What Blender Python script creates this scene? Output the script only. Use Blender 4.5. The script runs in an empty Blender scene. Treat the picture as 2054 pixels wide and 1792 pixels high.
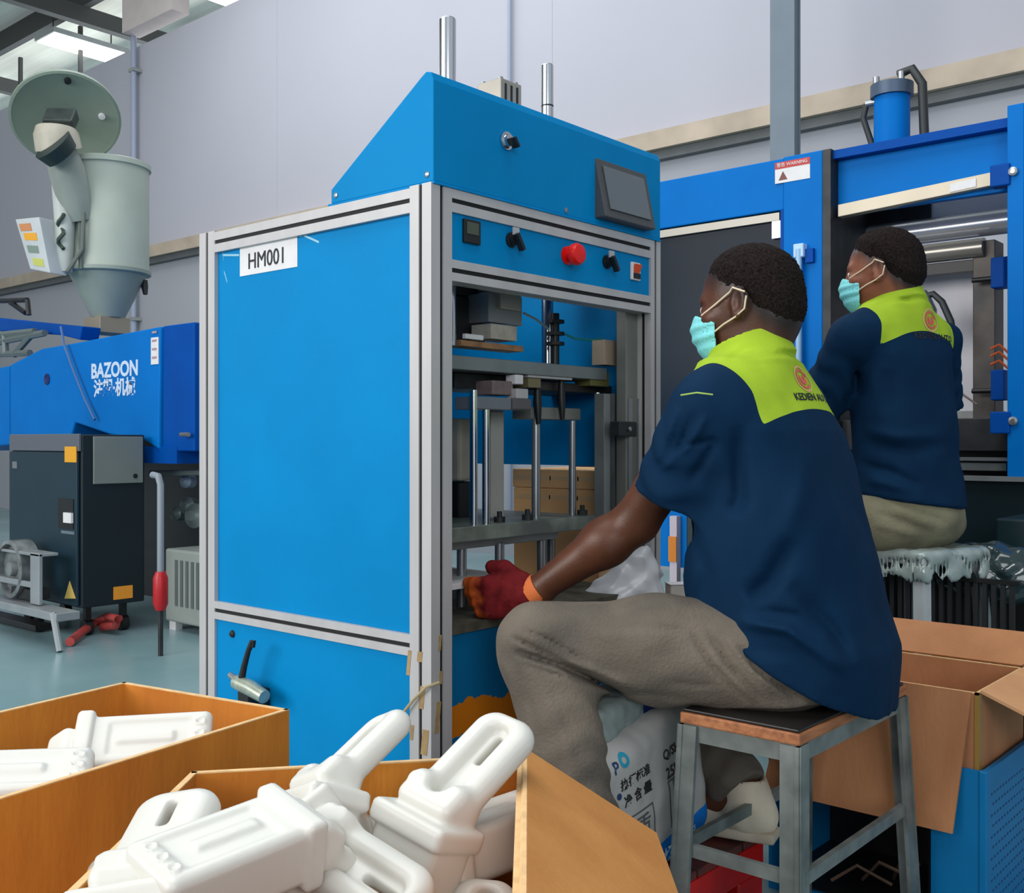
import bpy, math, random
import numpy as np
from mathutils import Vector, Matrix
from mathutils.bvhtree import BVHTree
random.seed(7); np.random.seed(7)
scene = bpy.context.scene
COL = scene.collection
# ------------------------------------------------------------------ camera, world, lights, exposure
FPX, CX, HY = 2127.0, 1027.0, 885.0          # focal length and principal lines for a 2054x1792 frame
SA, CA = 0.6547, 0.7559                      # the camera looks along (-SA, CA, 0) from (0, 0, 1)
cam_data = bpy.data.cameras.new('camera'); cam = bpy.data.objects.new('camera', cam_data); COL.objects.link(cam)
cam.location = (0, 0, 1.0); cam.rotation_euler = (math.radians(90), 0, math.asin(SA))
cam_data.sensor_fit = 'HORIZONTAL'; cam_data.sensor_width = 36.0
cam_data.lens = 36.0 * FPX / 2054.0; cam_data.shift_y = -(896.0 - HY) / 2054.0; cam_data.clip_start = 0.02
scene.camera = cam
w = bpy.data.worlds.new('world'); scene.world = w; w.use_nodes = True
w.node_tree.nodes['Background'].inputs[0].default_value = (0.80, 0.90, 1.0, 1)
w.node_tree.nodes['Background'].inputs[1].default_value = 0.60
def area(name, loc, target, sx, sy, power, col=(1, 1, 1)):
    l = bpy.data.lights.new(name, 'AREA'); l.shape = 'RECTANGLE'; l.size = sx; l.size_y = sy; l.energy = power; l.color = col
    o = bpy.data.objects.new(name, l); COL.objects.link(o); o.location = loc
    o.rotation_euler = (Vector(target) - Vector(loc)).to_track_quat('-Z', 'Y').to_euler()
    return o
area('left_key_light', (-5.0, -6.5, 3.6), (-2.6, 3.0, 1.0), 7.0, 3.6, 560, (1.0, 0.97, 0.93))  # unseen soft key light from behind camera left; no window is built
area('overhead_fill', (-1.8, 0.2, 6.4), (-1.8, 0.3, 0.0), 6.0, 4.0, 250, (0.95, 0.98, 1.0))  # added overhead light below the closed ceiling; no skylight is built
area('far_ceiling_fill', (-19, 21, 3.5), (-19, 12, 8.2), 16.0, 4.0, 6500, (0.97, 0.99, 1.0))  # added upward light that brightens the ceiling beyond the wall
area('hall_overhead_fill', (-7.0, 4.4, 6.6), (-7.0, 4.6, 0.0), 7.0, 3.0, 230, (0.95, 0.98, 1.0))  # unseen overhead light hanging below the closed ceiling
area('right_fill', (4.5, -3.8, 3.0), (-1.5, 2.0, 1.0), 3.0, 2.6, 165, (0.96, 0.98, 1.0))  # fill light added at camera right; no door stands there
vs = scene.view_settings
vs.view_transform = 'Standard'; vs.look = 'None'; vs.gamma = 1.0; vs.exposure = 0.0; vs.use_curve_mapping = False
scene.cycles.max_bounces = 6; scene.cycles.use_denoising = True

# ------------------------------------------------------------------ pixel -> place helpers (real distances)
def ray(px, py):
    a = (px - CX) / FPX; b = (HY - py) / FPX
    return Vector((CA * a - SA, SA * a + CA, b))
def at(px, py, d):
    r = ray(px, py); return Vector((r.x * d, r.y * d, 1 + r.z * d))
def onx(px, py, X): return at(px, py, X / ray(px, py).x)
def ony(px, py, Y): return at(px, py, Y / ray(px, py).y)
def onz(px, py, Z): return at(px, py, (Z - 1) / ray(px, py).z)
def c2w(a):
    a = np.asarray(a, dtype=np.float64)
    return np.stack([CA * a[..., 0] - SA * a[..., 1], SA * a[..., 0] + CA * a[..., 1], a[..., 2]], -1)
def w2c(a):
    a = np.asarray(a, dtype=np.float64)
    return np.stack([CA * a[..., 0] + SA * a[..., 1], -SA * a[..., 0] + CA * a[..., 1], a[..., 2]], -1)
def cp(px, py, d): return np.array([(px - CX) / FPX * d, d, 1 + (HY - py) / FPX * d])   # camera-ground coordinates

# ------------------------------------------------------------------ materials
def lin(c):
    return tuple(((v / 255.0) / 12.92 if v / 255.0 <= 0.04045 else ((v / 255.0 + 0.055) / 1.055) ** 2.4) for v in c)
MATS = {}
def mat(name, rgb, rough=0.5, metal=0.0, var=0.0, vscale=6.0, bump=0.0, bscale=60.0, rgb2=None, stretch=None, spec=0.5, alpha=None, emit=None, trans=0.0, sss=0.0, coat=0.0):
    if name in MATS: return MATS[name]
    m = bpy.data.materials.new(name); m.use_nodes = True; nt = m.node_tree; b = nt.nodes['Principled BSDF']
    c = lin(rgb) + (1,)
    b.inputs['Base Color'].default_value = c; b.inputs['Roughness'].default_value = rough; b.inputs['Metallic'].default_value = metal
    b.inputs['Specular IOR Level'].default_value = spec
    if trans: b.inputs['Transmission Weight'].default_value = trans
    if coat: b.inputs['Coat Weight'].default_value = coat
    if sss:
        b.inputs['Subsurface Weight'].default_value = sss; b.inputs['Subsurface Radius'].default_value = (0.02, 0.017, 0.012); b.inputs['Subsurface Scale'].default_value = 0.4
    if alpha is not None: b.inputs['Alpha'].default_value = alpha
    if emit: b.inputs['Emission Color'].default_value = lin(rgb) + (1,); b.inputs['Emission Strength'].default_value = emit
    tc = nt.nodes.new('ShaderNodeTexCoord'); vec = tc.outputs['Object']
    if stretch:
        mp = nt.nodes.new('ShaderNodeMapping'); mp.inputs['Scale'].default_value = stretch; nt.links.new(vec, mp.inputs['Vector']); vec = mp.outputs['Vector']
    if var or rgb2:
        n = nt.nodes.new('ShaderNodeTexNoise'); n.inputs['Scale'].default_value = vscale; n.inputs['Detail'].default_value = 5; nt.links.new(vec, n.inputs['Vector'])
        r = nt.nodes.new('ShaderNodeValToRGB'); nt.links.new(n.outputs['Fac'], r.inputs['Fac'])
        r.color_ramp.elements[0].position = 0.32; r.color_ramp.elements[1].position = 0.68
        if rgb2: c0, c1 = lin(rgb2) + (1,), c
        else: c0 = tuple(max(0, v * (1 - var)) for v in c[:3]) + (1,); c1 = tuple(min(1, v * (1 + var)) for v in c[:3]) + (1,)
        r.color_ramp.elements[0].color = c0; r.color_ramp.elements[1].color = c1
        nt.links.new(r.outputs['Color'], b.inputs['Base Color'])
    if bump:
        n2 = nt.nodes.new('ShaderNodeTexNoise'); n2.inputs['Scale'].default_value = bscale; n2.inputs['Detail'].default_value = 4; nt.links.new(vec, n2.inputs['Vector'])
        bp = nt.nodes.new('ShaderNodeBump'); bp.inputs['Strength'].default_value = bump; bp.inputs['Distance'].default_value = 0.01
        nt.links.new(n2.outputs['Fac'], bp.inputs['Height']); nt.links.new(bp.outputs['Normal'], b.inputs['Normal'])
    MATS[name] = m
    return m
BLUE = mat('machine_blue_paint', (0, 130, 192), 0.5, spec=0.08, var=0.07, vscale=3, bump=0.03, bscale=90)
BLUE_IN = mat('machine_blue_inside', (0, 130, 196), 0.5, spec=0.08, var=0.1)
PRESS = mat('press_blue_paint', (0, 108, 190), 0.5, spec=0.08, var=0.06, vscale=3)
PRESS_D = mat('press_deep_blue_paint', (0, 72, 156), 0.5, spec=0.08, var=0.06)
ALU = mat('anodised_aluminium', (188, 185, 186), 0.4, 0.15, var=0.05, vscale=20, stretch=(1, 1, 0.2))
ALU_D = mat('dull_aluminium', (138, 142, 142), 0.45, 0.5, var=0.12, vscale=14)
SLOT = mat('slot_black', (16, 15, 16), 0.7)
STEEL = mat('brushed_steel', (160, 164, 168), 0.3, 0.8, var=0.1, vscale=10)
CHROME = mat('polished_rod_chrome', (214, 216, 220), 0.14, 1.0)
BLACK = mat('black_plastic', (20, 21, 23), 0.45)
DARK = mat('dark_machine_metal', (42, 44, 47), 0.5, 0.3, var=0.35, vscale=18)
WALLM = mat('wall_white_paint', (184, 184, 195), 0.8, var=0.025, vscale=0.6)
WHITE = mat('white_paper', (222, 220, 222), 0.6, var=0.04, vscale=30)
GREY = mat('grey_paint', (150, 154, 154), 0.5, var=0.06)
GREY_D = mat('slate_grey_steel', (98, 112, 124), 0.5, var=0.06)
GREEN = mat('dark_green_cabinet_paint', (12, 42, 56), 0.45, var=0.1, vscale=3)
GREEN_D = mat('deep_green_cabinet_paint', (4, 24, 32), 0.5, var=0.1, vscale=3)
RED = mat('red_plastic', (196, 24, 18), 0.4, var=0.1)
YEL = mat('warning_yellow', (226, 160, 30), 0.5)
INK = mat('print_black', (26, 26, 30), 0.6)
CARD = mat('corrugated_cardboard', (190, 130, 66), 0.85, rgb2=(172, 112, 52), vscale=9, bump=0.15, bscale=120, stretch=(1, 1, 0.25))
CARD_E = mat('cardboard_cut_edge', (226, 186, 134), 0.9, var=0.12, vscale=60)

# ------------------------------------------------------------------ mesh builder
class MB:
    def __init__(s): s.v = []; s.f = []
    def add(s, v, f):
        n = len(s.v); s.v += [tuple(x) for x in v]; s.f += [tuple(i + n for i in q) for q in f]; return s
    def box(s, lo, hi):
        (a, b, c), (d, e, g) = lo, hi
        a, d = min(a, d), max(a, d); b, e = min(b, e), max(b, e); c, g = min(c, g), max(c, g)
        return s.add([(a, b, c), (d, b, c), (d, e, c), (a, e, c), (a, b, g), (d, b, g), (d, e, g), (a, e, g)],
                     [(0, 3, 2, 1), (4, 5, 6, 7), (0, 1, 5, 4), (1, 2, 6, 5), (2, 3, 7, 6), (3, 0, 4, 7)])
    def obox(s, c, ax, ay, az, hx, hy, hz):
        c, ax, ay, az = Vector(c), Vector(ax).normalized(), Vector(ay).normalized(), Vector(az).normalized()
        v = [c + ax * (i * hx) + ay * (j * hy) + az * (k * hz) for k in (-1, 1) for (i, j) in ((-1, -1), (1, -1), (1, 1), (-1, 1))]
        return s.add(v, [(0, 3, 2, 1), (4, 5, 6, 7), (0, 1, 5, 4), (1, 2, 6, 5), (2, 3, 7, 6), (3, 0, 4, 7)])
    def prism(s, poly, off):
        n = len(poly); off = Vector(off); p = [Vector(q) for q in poly]
        return s.add(p + [q + off for q in p], [tuple(range(n))[::-1], tuple(range(n, 2 * n))] + [(i, (i + 1) % n, n + (i + 1) % n, n + i) for i in range(n)])
    def tube(s, path, r, seg=10, cap=True):
        p = [Vector(q) for q in path]; n = len(p); rr = r if isinstance(r, (list, tuple)) else [r] * n
        rings = []; prev = None
        for i in range(n):
            t = (p[min(i + 1, n - 1)] - p[max(i - 1, 0)]).normalized()
            if prev is None:
                u = t.cross(Vector((0, 0, 1)));
                if u.length < 1e-3: u = t.cross(Vector((1, 0, 0)))
            else: u = prev - t * prev.dot(t)
            u.normalize(); prev = u; v = t.cross(u)
            rings.append([p[i] + (u * math.cos(2 * math.pi * k / seg) + v * math.sin(2 * math.pi * k / seg)) * rr[i] for k in range(seg)])
        V = [x for r_ in rings for x in r_]
        F = [(i * seg + k, i * seg + (k + 1) % seg, (i + 1) * seg + (k + 1) % seg, (i + 1) * seg + k) for i in range(n - 1) for k in range(seg)]
        if cap: F += [tuple(range(seg))[::-1], tuple((n - 1) * seg + k for k in range(seg))]
        return s.add(V, F)
    def cyl(s, a, b, r, seg=20): return s.tube([a, b], r, seg)
    def _lathe(s, c, axis, prof, seg):
        axis = Vector(axis).normalized(); c = Vector(c); u = axis.cross(Vector((0, 0, 1)))
        if u.length < 1e-3: u = Vector((1, 0, 0))
        u.normalize(); v = axis.cross(u)
        V = [c + axis * h + (u * math.cos(2 * math.pi * k / seg) + v * math.sin(2 * math.pi * k / seg)) * max(r, 1e-4) for (r, h) in prof for k in range(seg)]
        F = [(i * seg + k, i * seg + (k + 1) % seg, (i + 1) * seg + (k + 1) % seg, (i + 1) * seg + k) for i in range(len(prof) - 1) for k in range(seg)]
        F += [tuple(range(seg))[::-1], tuple((len(prof) - 1) * seg + k for k in range(seg))]
        return s.add(V, F)
    def build(s, name, m, parent=None, bevel=0.0, smooth=False, label=None):
        me = bpy.data.meshes.new(name); me.from_pydata(s.v, [], s.f); me.materials.append(m)
        import bmesh
        bm = bmesh.new(); bm.from_mesh(me); bmesh.ops.recalc_face_normals(bm, faces=bm.faces); bm.to_mesh(me); bm.free()
        o = bpy.data.objects.new(name, me); COL.objects.link(o)
        if parent: attach(o, parent)
        if bevel:
            b = o.modifiers.new('edge', 'BEVEL'); b.width = bevel; b.segments = 2; b.limit_method = 'ANGLE'; b.angle_limit = math.radians(40)
        if smooth:
            me.shade_smooth()
            try: me.set_sharp_from_angle(angle=math.radians(40))
            except Exception: pass
        if label: o['label'] = label
        return o
INV = {}
def attach(o, parent):
    """parent without moving: every builder below works in world coordinates"""
    o.parent = parent
    mw = Matrix.Identity(4); p = parent; chain = []
    while p is not None: chain.append(p); p = p.parent
    for q in reversed(chain): mw = mw @ q.matrix_parent_inverse @ Matrix.LocRotScale(q.location, q.rotation_euler, q.scale)
    o.matrix_parent_inverse = mw.inverted()
def tag(o, label, cat, group=None):
    o['label'] = label; o['category'] = cat
    if group: o['group'] = group
    return o
def thing(name, loc, label, cat, group=None):
    o = bpy.data.objects.new(name, None); COL.objects.link(o); o.location = loc; o.empty_display_size = 0.05
    return tag(o, label, cat, group)
def struct(o): o['kind'] = 'structure'; return o
def text(name, s, size, origin, right, up, m, parent, ext=0.0006, align='CENTER', squeeze=1.0, bold=0.0, fit=None):
    cu = bpy.data.curves.new(name, 'FONT'); cu.body = s; cu.size = size; cu.extrude = ext; cu.align_x = align; cu.align_y = 'CENTER'; cu.resolution_u = 3; cu.offset = bold
    o = bpy.data.objects.new(name, cu); COL.objects.link(o)
    dg = bpy.context.evaluated_depsgraph_get(); me = bpy.data.meshes.new_from_object(o.evaluated_get(dg)); me.name = name
    bpy.data.objects.remove(o); me.materials.clear(); me.materials.append(m)
    r = Vector(right).normalized(); u = Vector(up).normalized(); n = r.cross(u); og = Vector(origin)
    if fit:
        xs = [v.co.x for v in me.vertices]; mid = (max(xs) + min(xs)) / 2; squeeze = fit / (max(xs) - min(xs))
        for v in me.vertices: v.co.x -= mid
    for v in me.vertices: c = v.co.copy(); v.co = og + r * (c.x * squeeze) + u * c.y + n * (c.z + ext)
    o = bpy.data.objects.new(name, me); COL.objects.link(o)
    if parent: attach(o, parent)
    return o
def profile(w, h, sw=0.009, sd=0.012, n=1):
    """aluminium extrusion outline (w along u, h along v) with n slots on each side"""
    def side(p0, p1, inn):
        L = math.hypot(p1[0] - p0[0], p1[1] - p0[1]); d = ((p1[0] - p0[0]) / L, (p1[1] - p0[1]) / L); out = [p0]
        for k in range(n):
            m = L * (k + 0.5) / n
            for (t, e) in ((m - sw / 2, 0), (m - sw / 2, sd), (m + sw / 2, sd), (m + sw / 2, 0)):
                out.append((p0[0] + d[0] * t + inn[0] * e, p0[1] + d[1] * t + inn[1] * e))
        return out
    a, b = w / 2, h / 2
    return side((-a, -b), (a, -b), (0, 1)) + side((a, -b), (a, b), (-1, 0)) + side((a, b), (-a, b), (0, -1)) + side((-a, b), (-a, -b), (1, 0))
def extrusion(name, c0, c1, w, h, u, v, parent, m=None, sw=0.009):
    """bar from c0 to c1 with the slotted outline; black strips low in the slots paint in their shade"""
    u, v = Vector(u), Vector(v); mb = MB()
    pr = [Vector(c0) + u * a + v * b for a, b in profile(w, h, sw)]
    mb.prism(pr, Vector(c1) - Vector(c0))
    o = mb.build(name, m or ALU, parent)
    d = Vector(c1) - Vector(c0); k = MB(); mid = (Vector(c0) + Vector(c1)) / 2
    for s in (-1, 1):
        k.obox(mid + u * s * (w / 2 - 0.0075), d, u, v, d.length / 2 - 0.001, 0.0042, sw / 2 - 0.0003)
        k.obox(mid + v * s * (h / 2 - 0.0075), d, v, u, d.length / 2 - 0.001, 0.0042, sw / 2 - 0.0003)
    k.build('slot_shade', SLOT, o)  # black strips stand in for the shade deep in the slots
    return o

# ------------------------------------------------------------------ distance-field modelling (bodies, cloth, blow-moulded ware)
def sd_rc(p, a, b, r1, r2):
    a = np.asarray(a, np.float32); b = np.asarray(b, np.float32); ba = b - a; pa = p - a
    t = np.clip((pa @ ba) / max(float(ba @ ba), 1e-9), 0, 1)
    return np.linalg.norm(pa - t[:, None] * ba, axis=1) - (r1 + (r2 - r1) * t)
def sd_chain(p, pts, rs, k=0.01):
    d = None
    for i in range(len(pts) - 1):
        e = sd_rc(p, pts[i], pts[i + 1], rs[i], rs[i + 1]); d = e if d is None else smin(d, e, k)
    return d
def rot_of(ax, ay, az): return np.stack([np.asarray(ax, np.float32), np.asarray(ay, np.float32), np.asarray(az, np.float32)], 1)
def sd_ell(p, c, r, R=None):
    q = p - np.asarray(c, np.float32)
    if R is not None: q = q @ R
    r = np.asarray(r, np.float32); q0 = q / r; k0 = np.linalg.norm(q0, axis=1); k1 = np.linalg.norm(q0 / r, axis=1)
    return k0 * (k0 - 1) / np.maximum(k1, 1e-6)
def sd_box(p, c, h, rd=0.0, R=None):
    q = p - np.asarray(c, np.float32)
    if R is not None: q = q @ R
    q = np.abs(q) - (np.asarray(h, np.float32) - rd)
    return np.linalg.norm(np.maximum(q, 0), axis=1) + np.minimum(q.max(1), 0) - rd
def smin(a, b, k):
    h = np.maximum(k - np.abs(a - b), 0) / k; return np.minimum(a, b) - h * h * k * 0.25
def smax(a, b, k): return -smin(-a, -b, k)
def sd_plane(p, c, n): n = np.asarray(n, np.float32); n = n / np.linalg.norm(n); return (p - np.asarray(c, np.float32)) @ n
def wob(p, f, s=0.0):
    x, y, z = p[:, 0] * f, p[:, 1] * f, p[:, 2] * f
    return (np.sin(x + 1.7 * np.sin(0.8 * y + s) + s) * np.sin(y + 1.3 * np.sin(0.9 * z + 2 * s)) + np.sin(z * 1.1 + 1.5 * np.sin(0.7 * x + 3 * s))) * 0.5
OFF = [(0, 0, 0), (1, 0, 0), (0, 1, 0), (1, 1, 0), (0, 0, 1), (1, 0, 1), (0, 1, 1), (1, 1, 1)]
EDG = [(0, 1), (2, 3), (4, 5), (6, 7), (0, 2), (1, 3), (4, 6), (5, 7), (0, 4), (1, 5), (2, 6), (3, 7)]
def sdf_arrays(fn, lo, hi, h):
    lo = np.asarray(lo, np.float32); hi = np.asarray(hi, np.float32); B = 14
    nb = np.ceil((hi - lo) / h / B).astype(int); n = nb * B
    cen = np.stack(np.meshgrid(*[np.arange(k) for k in nb], indexing='ij'), -1).reshape(-1, 3)
    d = fn((lo + (cen * B + (B - 1) / 2) * h).astype(np.float32))
    vol = np.where(d < 0, -1.0, 1.0).astype(np.float32).reshape(nb)
    vol = vol.repeat(B, 0).repeat(B, 1).repeat(B, 2)
    near = cen[np.abs(d) < B * h * 0.9 * 1.35 + 0.01]
    loc = np.stack(np.meshgrid(*[np.arange(B)] * 3, indexing='ij'), -1).reshape(-1, 3)
    for i in range(0, len(near), 48):
        ch = near[i:i + 48]; ids = (ch[:, None, :] * B + loc[None]).reshape(-1, 3)
        vol[ids[:, 0], ids[:, 1], ids[:, 2]] = fn((lo + ids * h).astype(np.float32))
    vol[0] = 1; vol[-1] = 1; vol[:, 0] = 1; vol[:, -1] = 1; vol[:, :, 0] = 1; vol[:, :, -1] = 1
    s = vol < 0
    cnt = sum(s[a:n[0] - 1 + a, b:n[1] - 1 + b, c:n[2] - 1 + c].astype(np.uint8) for a, b, c in OFF)
    idx = np.argwhere((cnt > 0) & (cnt < 8)); ident = np.full(cnt.shape, -1, np.int32); ident[idx[:, 0], idx[:, 1], idx[:, 2]] = np.arange(len(idx))
    vals = [vol[idx[:, 0] + a, idx[:, 1] + b, idx[:, 2] + c] for a, b, c in OFF]
    acc = np.zeros((len(idx), 3)); num = np.zeros(len(idx))
    for a, b in EDG:
        va, vb = vals[a], vals[b]; m = (va < 0) != (vb < 0); t = np.where(m, va / np.where(m, va - vb, 1), 0)
        oa, ob = np.array(OFF[a]), np.array(OFF[b]); acc += m[:, None] * (oa + t[:, None] * (ob - oa)); num += m
    V = lo + (idx + acc / num[:, None]) * h
    F = []
    for ax in range(3):
        o1, o2 = (ax + 1) % 3, (ax + 2) % 3
        s0 = np.take(s, range(n[ax] - 1), ax); s1 = np.take(s, range(1, n[ax]), ax)
        e = np.argwhere(s0 != s1); e = e[(e[:, o1] > 0) & (e[:, o2] > 0) & (e[:, o1] < n[o1] - 1) & (e[:, o2] < n[o2] - 1)]
        def g(d1, d2):
            q = e.copy(); q[:, o1] += d1; q[:, o2] += d2; return ident[q[:, 0], q[:, 1], q[:, 2]]
        quad = np.stack([g(-1, -1), g(0, -1), g(0, 0), g(-1, 0)], 1)
        flip = ~s[e[:, 0], e[:, 1], e[:, 2]]; quad[flip] = quad[flip][:, ::-1]
        F.append(quad)
    F = np.concatenate(F); F = F[(F >= 0).all(1)]
    return V, F
def np_mesh(name, V, F, mats, attrs=None, midx=None):
    me = bpy.data.meshes.new(name); nf = len(F)
    me.vertices.add(len(V)); me.vertices.foreach_set('co', np.asarray(V, np.float32).ravel())
    me.loops.add(nf * 4); me.loops.foreach_set('vertex_index', F.astype(np.int32).ravel())
    me.polygons.add(nf); me.polygons.foreach_set('loop_start', np.arange(0, nf * 4, 4, dtype=np.int32)); me.polygons.foreach_set('loop_total', np.full(nf, 4, np.int32))
    for m in mats: me.materials.append(m)
    if midx is not None: me.polygons.foreach_set('material_index', midx.astype(np.int32))
    for k, val in (attrs or {}).items():
        a = me.attributes.new(k, 'FLOAT', 'POINT'); a.data.foreach_set('value', np.asarray(val, np.float32))
    me.update(calc_edges=True); me.shade_smooth()
    return me
def field(name, fn, lo, hi, h, m, parent=None, cam_space=False, attrs=None, label=None):
    V, F = sdf_arrays(fn, lo, hi, h)
    at_ = {k: f(V) for k, f in (attrs or {}).items()}
    if cam_space: V = c2w(V)
    o = bpy.data.objects.new(name, np_mesh(name, V, F, [m], at_)); COL.objects.link(o)
    if parent: attach(o, parent)
    if label: o['label'] = label
    return o
# ================================================================== THE SETTING
FLOORM = mat('floor_epoxy', (136, 162, 170), 0.25, rgb2=(112, 146, 150), vscale=1.3, bump=0.02, bscale=30)
struct(MB().box((-34, -8, -0.05), (9, 24, 0.0)).build('floor', FLOORM))
WALL_LOW = mat('wall_lower_grey', (170, 172, 180), 0.8, var=0.03, vscale=0.7)
wb = MB().box((-34, 7.0, 0), (9, 7.25, 5.95)).build('wall_back', WALLM); struct(wb)
for k, x in enumerate((-24.6, -20.8, -17.0, -13.2, -9.4, -5.6, -1.8, 2.0)):           # sheet panels of the wall, joints recessed
    MB().box((x - 3.8 + 0.0012, 6.985, 3.4), (x - 0.0012, 7.001, 5.95)).build('wall_sheet', WALLM, wb)
    MB().box((x - 3.8 + 0.0012, 6.985, 0.0), (x - 0.0012, 7.001, 3.2)).build('wall_sheet', WALL_LOW, wb)
struct(MB().box((-30, -8.4, 0), (9, -8.2, 1.6)).build('wall_front', WALLM))
TRIMM = mat('ledge_weathered_steel', (186, 170, 152), 0.6, var=0.14, vscale=4)
tr = MB().box((-34, 6.86, 3.24), (9, 6.99, 3.38)).build('trim_1', TRIMM); struct(tr)
MB().box((-34, 6.91, 3.17), (9, 6.99, 3.238)).build('lower_flange', mat('ledge_dark_grey', (96, 100, 102), 0.6, var=0.1), tr)  # dark lower strip of the ledge
CEIL = mat('ceiling_sheet', (186, 186, 176), 0.8, var=0.12, vscale=2, stretch=(0.1, 3, 1))
ce = MB().box((-34, -9, 8.2), (9, 24, 8.3)).build('ceiling', CEIL); struct(ce)
TRUSS = mat('roof_truss_dark', (62, 62, 62), 0.6)
for y in (8.2, 10.4, 12.6, 14.8, 17.0): MB().box((-34, y, 7.86), (9, y + 0.12, 8.2)).build('purlin', TRUSS, ce)
for x in (-24.5, -20.5, -16.2, -12.5): MB().box((x, -8, 7.6), (x + 0.16, 24, 7.86)).build('roof_beam', TRUSS, ce)
for (x, y) in ((-19.2, 8.6), (-17.0, 8.6), (-21.0, 10.6)): MB().box((x, y, 7.0), (x + 0.06, y + 0.06, 7.9)).build('hanger_rod', TRUSS, ce)
COLM = mat('column_grey_paint', (112, 126, 138), 0.5, var=0.05)
cc = at(1575, 500, 6.3)
co = MB().box((cc.x - 0.078, cc.y - 0.04, 0), (cc.x + 0.078, cc.y - 0.028, 8.2)).box((cc.x - 0.078, cc.y + 0.028, 0), (cc.x + 0.078, cc.y + 0.04, 8.2)).box((cc.x + 0.052, cc.y - 0.028, 0), (cc.x + 0.07, cc.y + 0.028, 8.2)).box((cc.x - 0.07, cc.y - 0.028, 0), (cc.x - 0.052, cc.y + 0.028, 8.2)).build('column', COLM); struct(co)
PIPEM = mat('wall_pipe_bluegrey', (156, 164, 186), 0.5)
p = ony(268, 200, 6.9); pi = MB().cyl((p.x, 6.9, 0.2), (p.x, 6.9, 8.15), 0.036).build('wall_pipe', PIPEM, smooth=True)
for z in (2.5, 4.2, 5.6): MB().box((p.x - 0.06, 6.86, z), (p.x + 0.06, 6.985, z + 0.04)).build('pipe_clip', GREY, pi)
tag(pi, 'pale blue-grey pipe up the wall behind the hopper lid', 'pipe')
p = ony(1022, 100, 6.94); pi = MB().cyl((p.x, 6.94, 0.2), (p.x, 6.94, 5.9), 0.017).build('wall_conduit', PIPEM, smooth=True)
for z in (3.9, 5.0): MB().box((p.x - 0.03, 6.92, z), (p.x + 0.03, 6.985, z + 0.03)).build('pipe_clip', GREY, pi)
tag(pi, 'thin conduit on the wall above the silver actuator block', 'pipe')
p0, p1 = ony(272, 75, 6.93), ony(372, 60, 6.93)
struct(MB().box((p0.x, 6.75, p0.z), (p1.x, 6.98, 8.2)).build('pilaster_column', mat('pilaster_pinkish_white', (206, 194, 192), 0.8, var=0.04)))
LAMP = mat('lamp_diffuser', (255, 255, 252), 0.5, emit=3.2)
def lamp(px, py, z, label, lx=2.5):
    c = onz(px, py, z); t = thing('ceiling_lamp', c, label, 'lamp', 'ceiling lamps of the hall')
    MB().box((c.x - 0.33, c.y - lx / 2, c.z + 0.02), (c.x + 0.33, c.y + lx / 2, c.z + 0.1)).build('lamp_housing', GREY, t)
    MB().box((c.x - 0.30, c.y - lx / 2 + 0.03, c.z), (c.x + 0.30, c.y + lx / 2 - 0.03, c.z + 0.02)).build('lamp_diffuser', LAMP, t)
    for s in (-0.5, 0.5): MB().cyl((c.x, c.y + s, c.z + 0.1), (c.x, c.y + s, 8.2), 0.012, 8).build('suspension_rod', TRUSS, t)
lamp(166, 98, 7.5, 'long white ceiling lamp above the hopper lid', 1.3)
lamp(460, -4, 7.6, 'ceiling lamp cut by the top edge of the picture')

# ================================================================== ASSEMBLY MACHINE (blue cabinet in an aluminium frame)
XF, XB, YL, YR, ZT = -1.460, -2.256, 1.447, 2.255, 1.498
M1 = thing('assembly_machine', ((XF + XB) / 2, (YL + YR) / 2, 0), 'blue sheet-metal assembly machine in a slotted aluminium frame, wedge hood on top', 'machine')
X_, Y_, Z_ = (1, 0, 0), (0, 1, 0), (0, 0, 1)
def post(x, y, wx, wy): extrusion('post', (x, y, 0.02), (x, y, ZT + 0.004), wx, wy, X_, Y_, M1)
post(XF - 0.030, YL + 0.029, 0.060, 0.058); post(XB + 0.032, YL + 0.029, 0.064, 0.058)
post(XF - 0.023, YR - 0.022, 0.046, 0.044); post(XB + 0.032, YR - 0.022, 0.064, 0.044)
xa, xb = XB + 0.064, XF - 0.060
def railx(y, z, h): extrusion('rail', (xa, y, z), (xb, y, z), 0.044, h, Y_, Z_, M1)
def raily(x, z, h): extrusion('rail', (x, YL + 0.058, z), (x, YR - 0.044, z), 0.044, h, X_, Z_, M1)
railx(YL + 0.022, ZT - 0.024, 0.048); railx(YL + 0.022, 0.597, 0.042); railx(YL + 0.022, 0.07, 0.05)
railx(YR - 0.022, ZT - 0.024, 0.048); railx(YR - 0.022, 0.597, 0.042)
raily(XF - 0.022, ZT - 0.022, 0.046); raily(XF - 0.022, 1.338, 0.042); raily(XF - 0.022, 0.07, 0.05)
raily(XB + 0.03, ZT - 0.024, 0.048); raily(XB + 0.03, 0.597, 0.042)
side = MB().box((xa, YL + 0.010, 0.618), (xb, YL + 0.014, ZT - 0.048)).build('side_panel', BLUE, M1, bevel=0.001)
low = MB().box((xa, YL + 0.006, 0.095), (xb, YL + 0.010, 0.576)).build('lower_panel', BLUE, M1, bevel=0.001)
MB().box((xa, YR - 0.014, 0.935), (xb, YR - 0.010, ZT - 0.048)).build('far_side_panel', BLUE_IN, M1)
MB().box((XB + 0.02, YL + 0.058, 0.1), (XB + 0.024, YR - 0.044, ZT - 0.048)).build('back_panel', BLUE_IN, M1)
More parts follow.
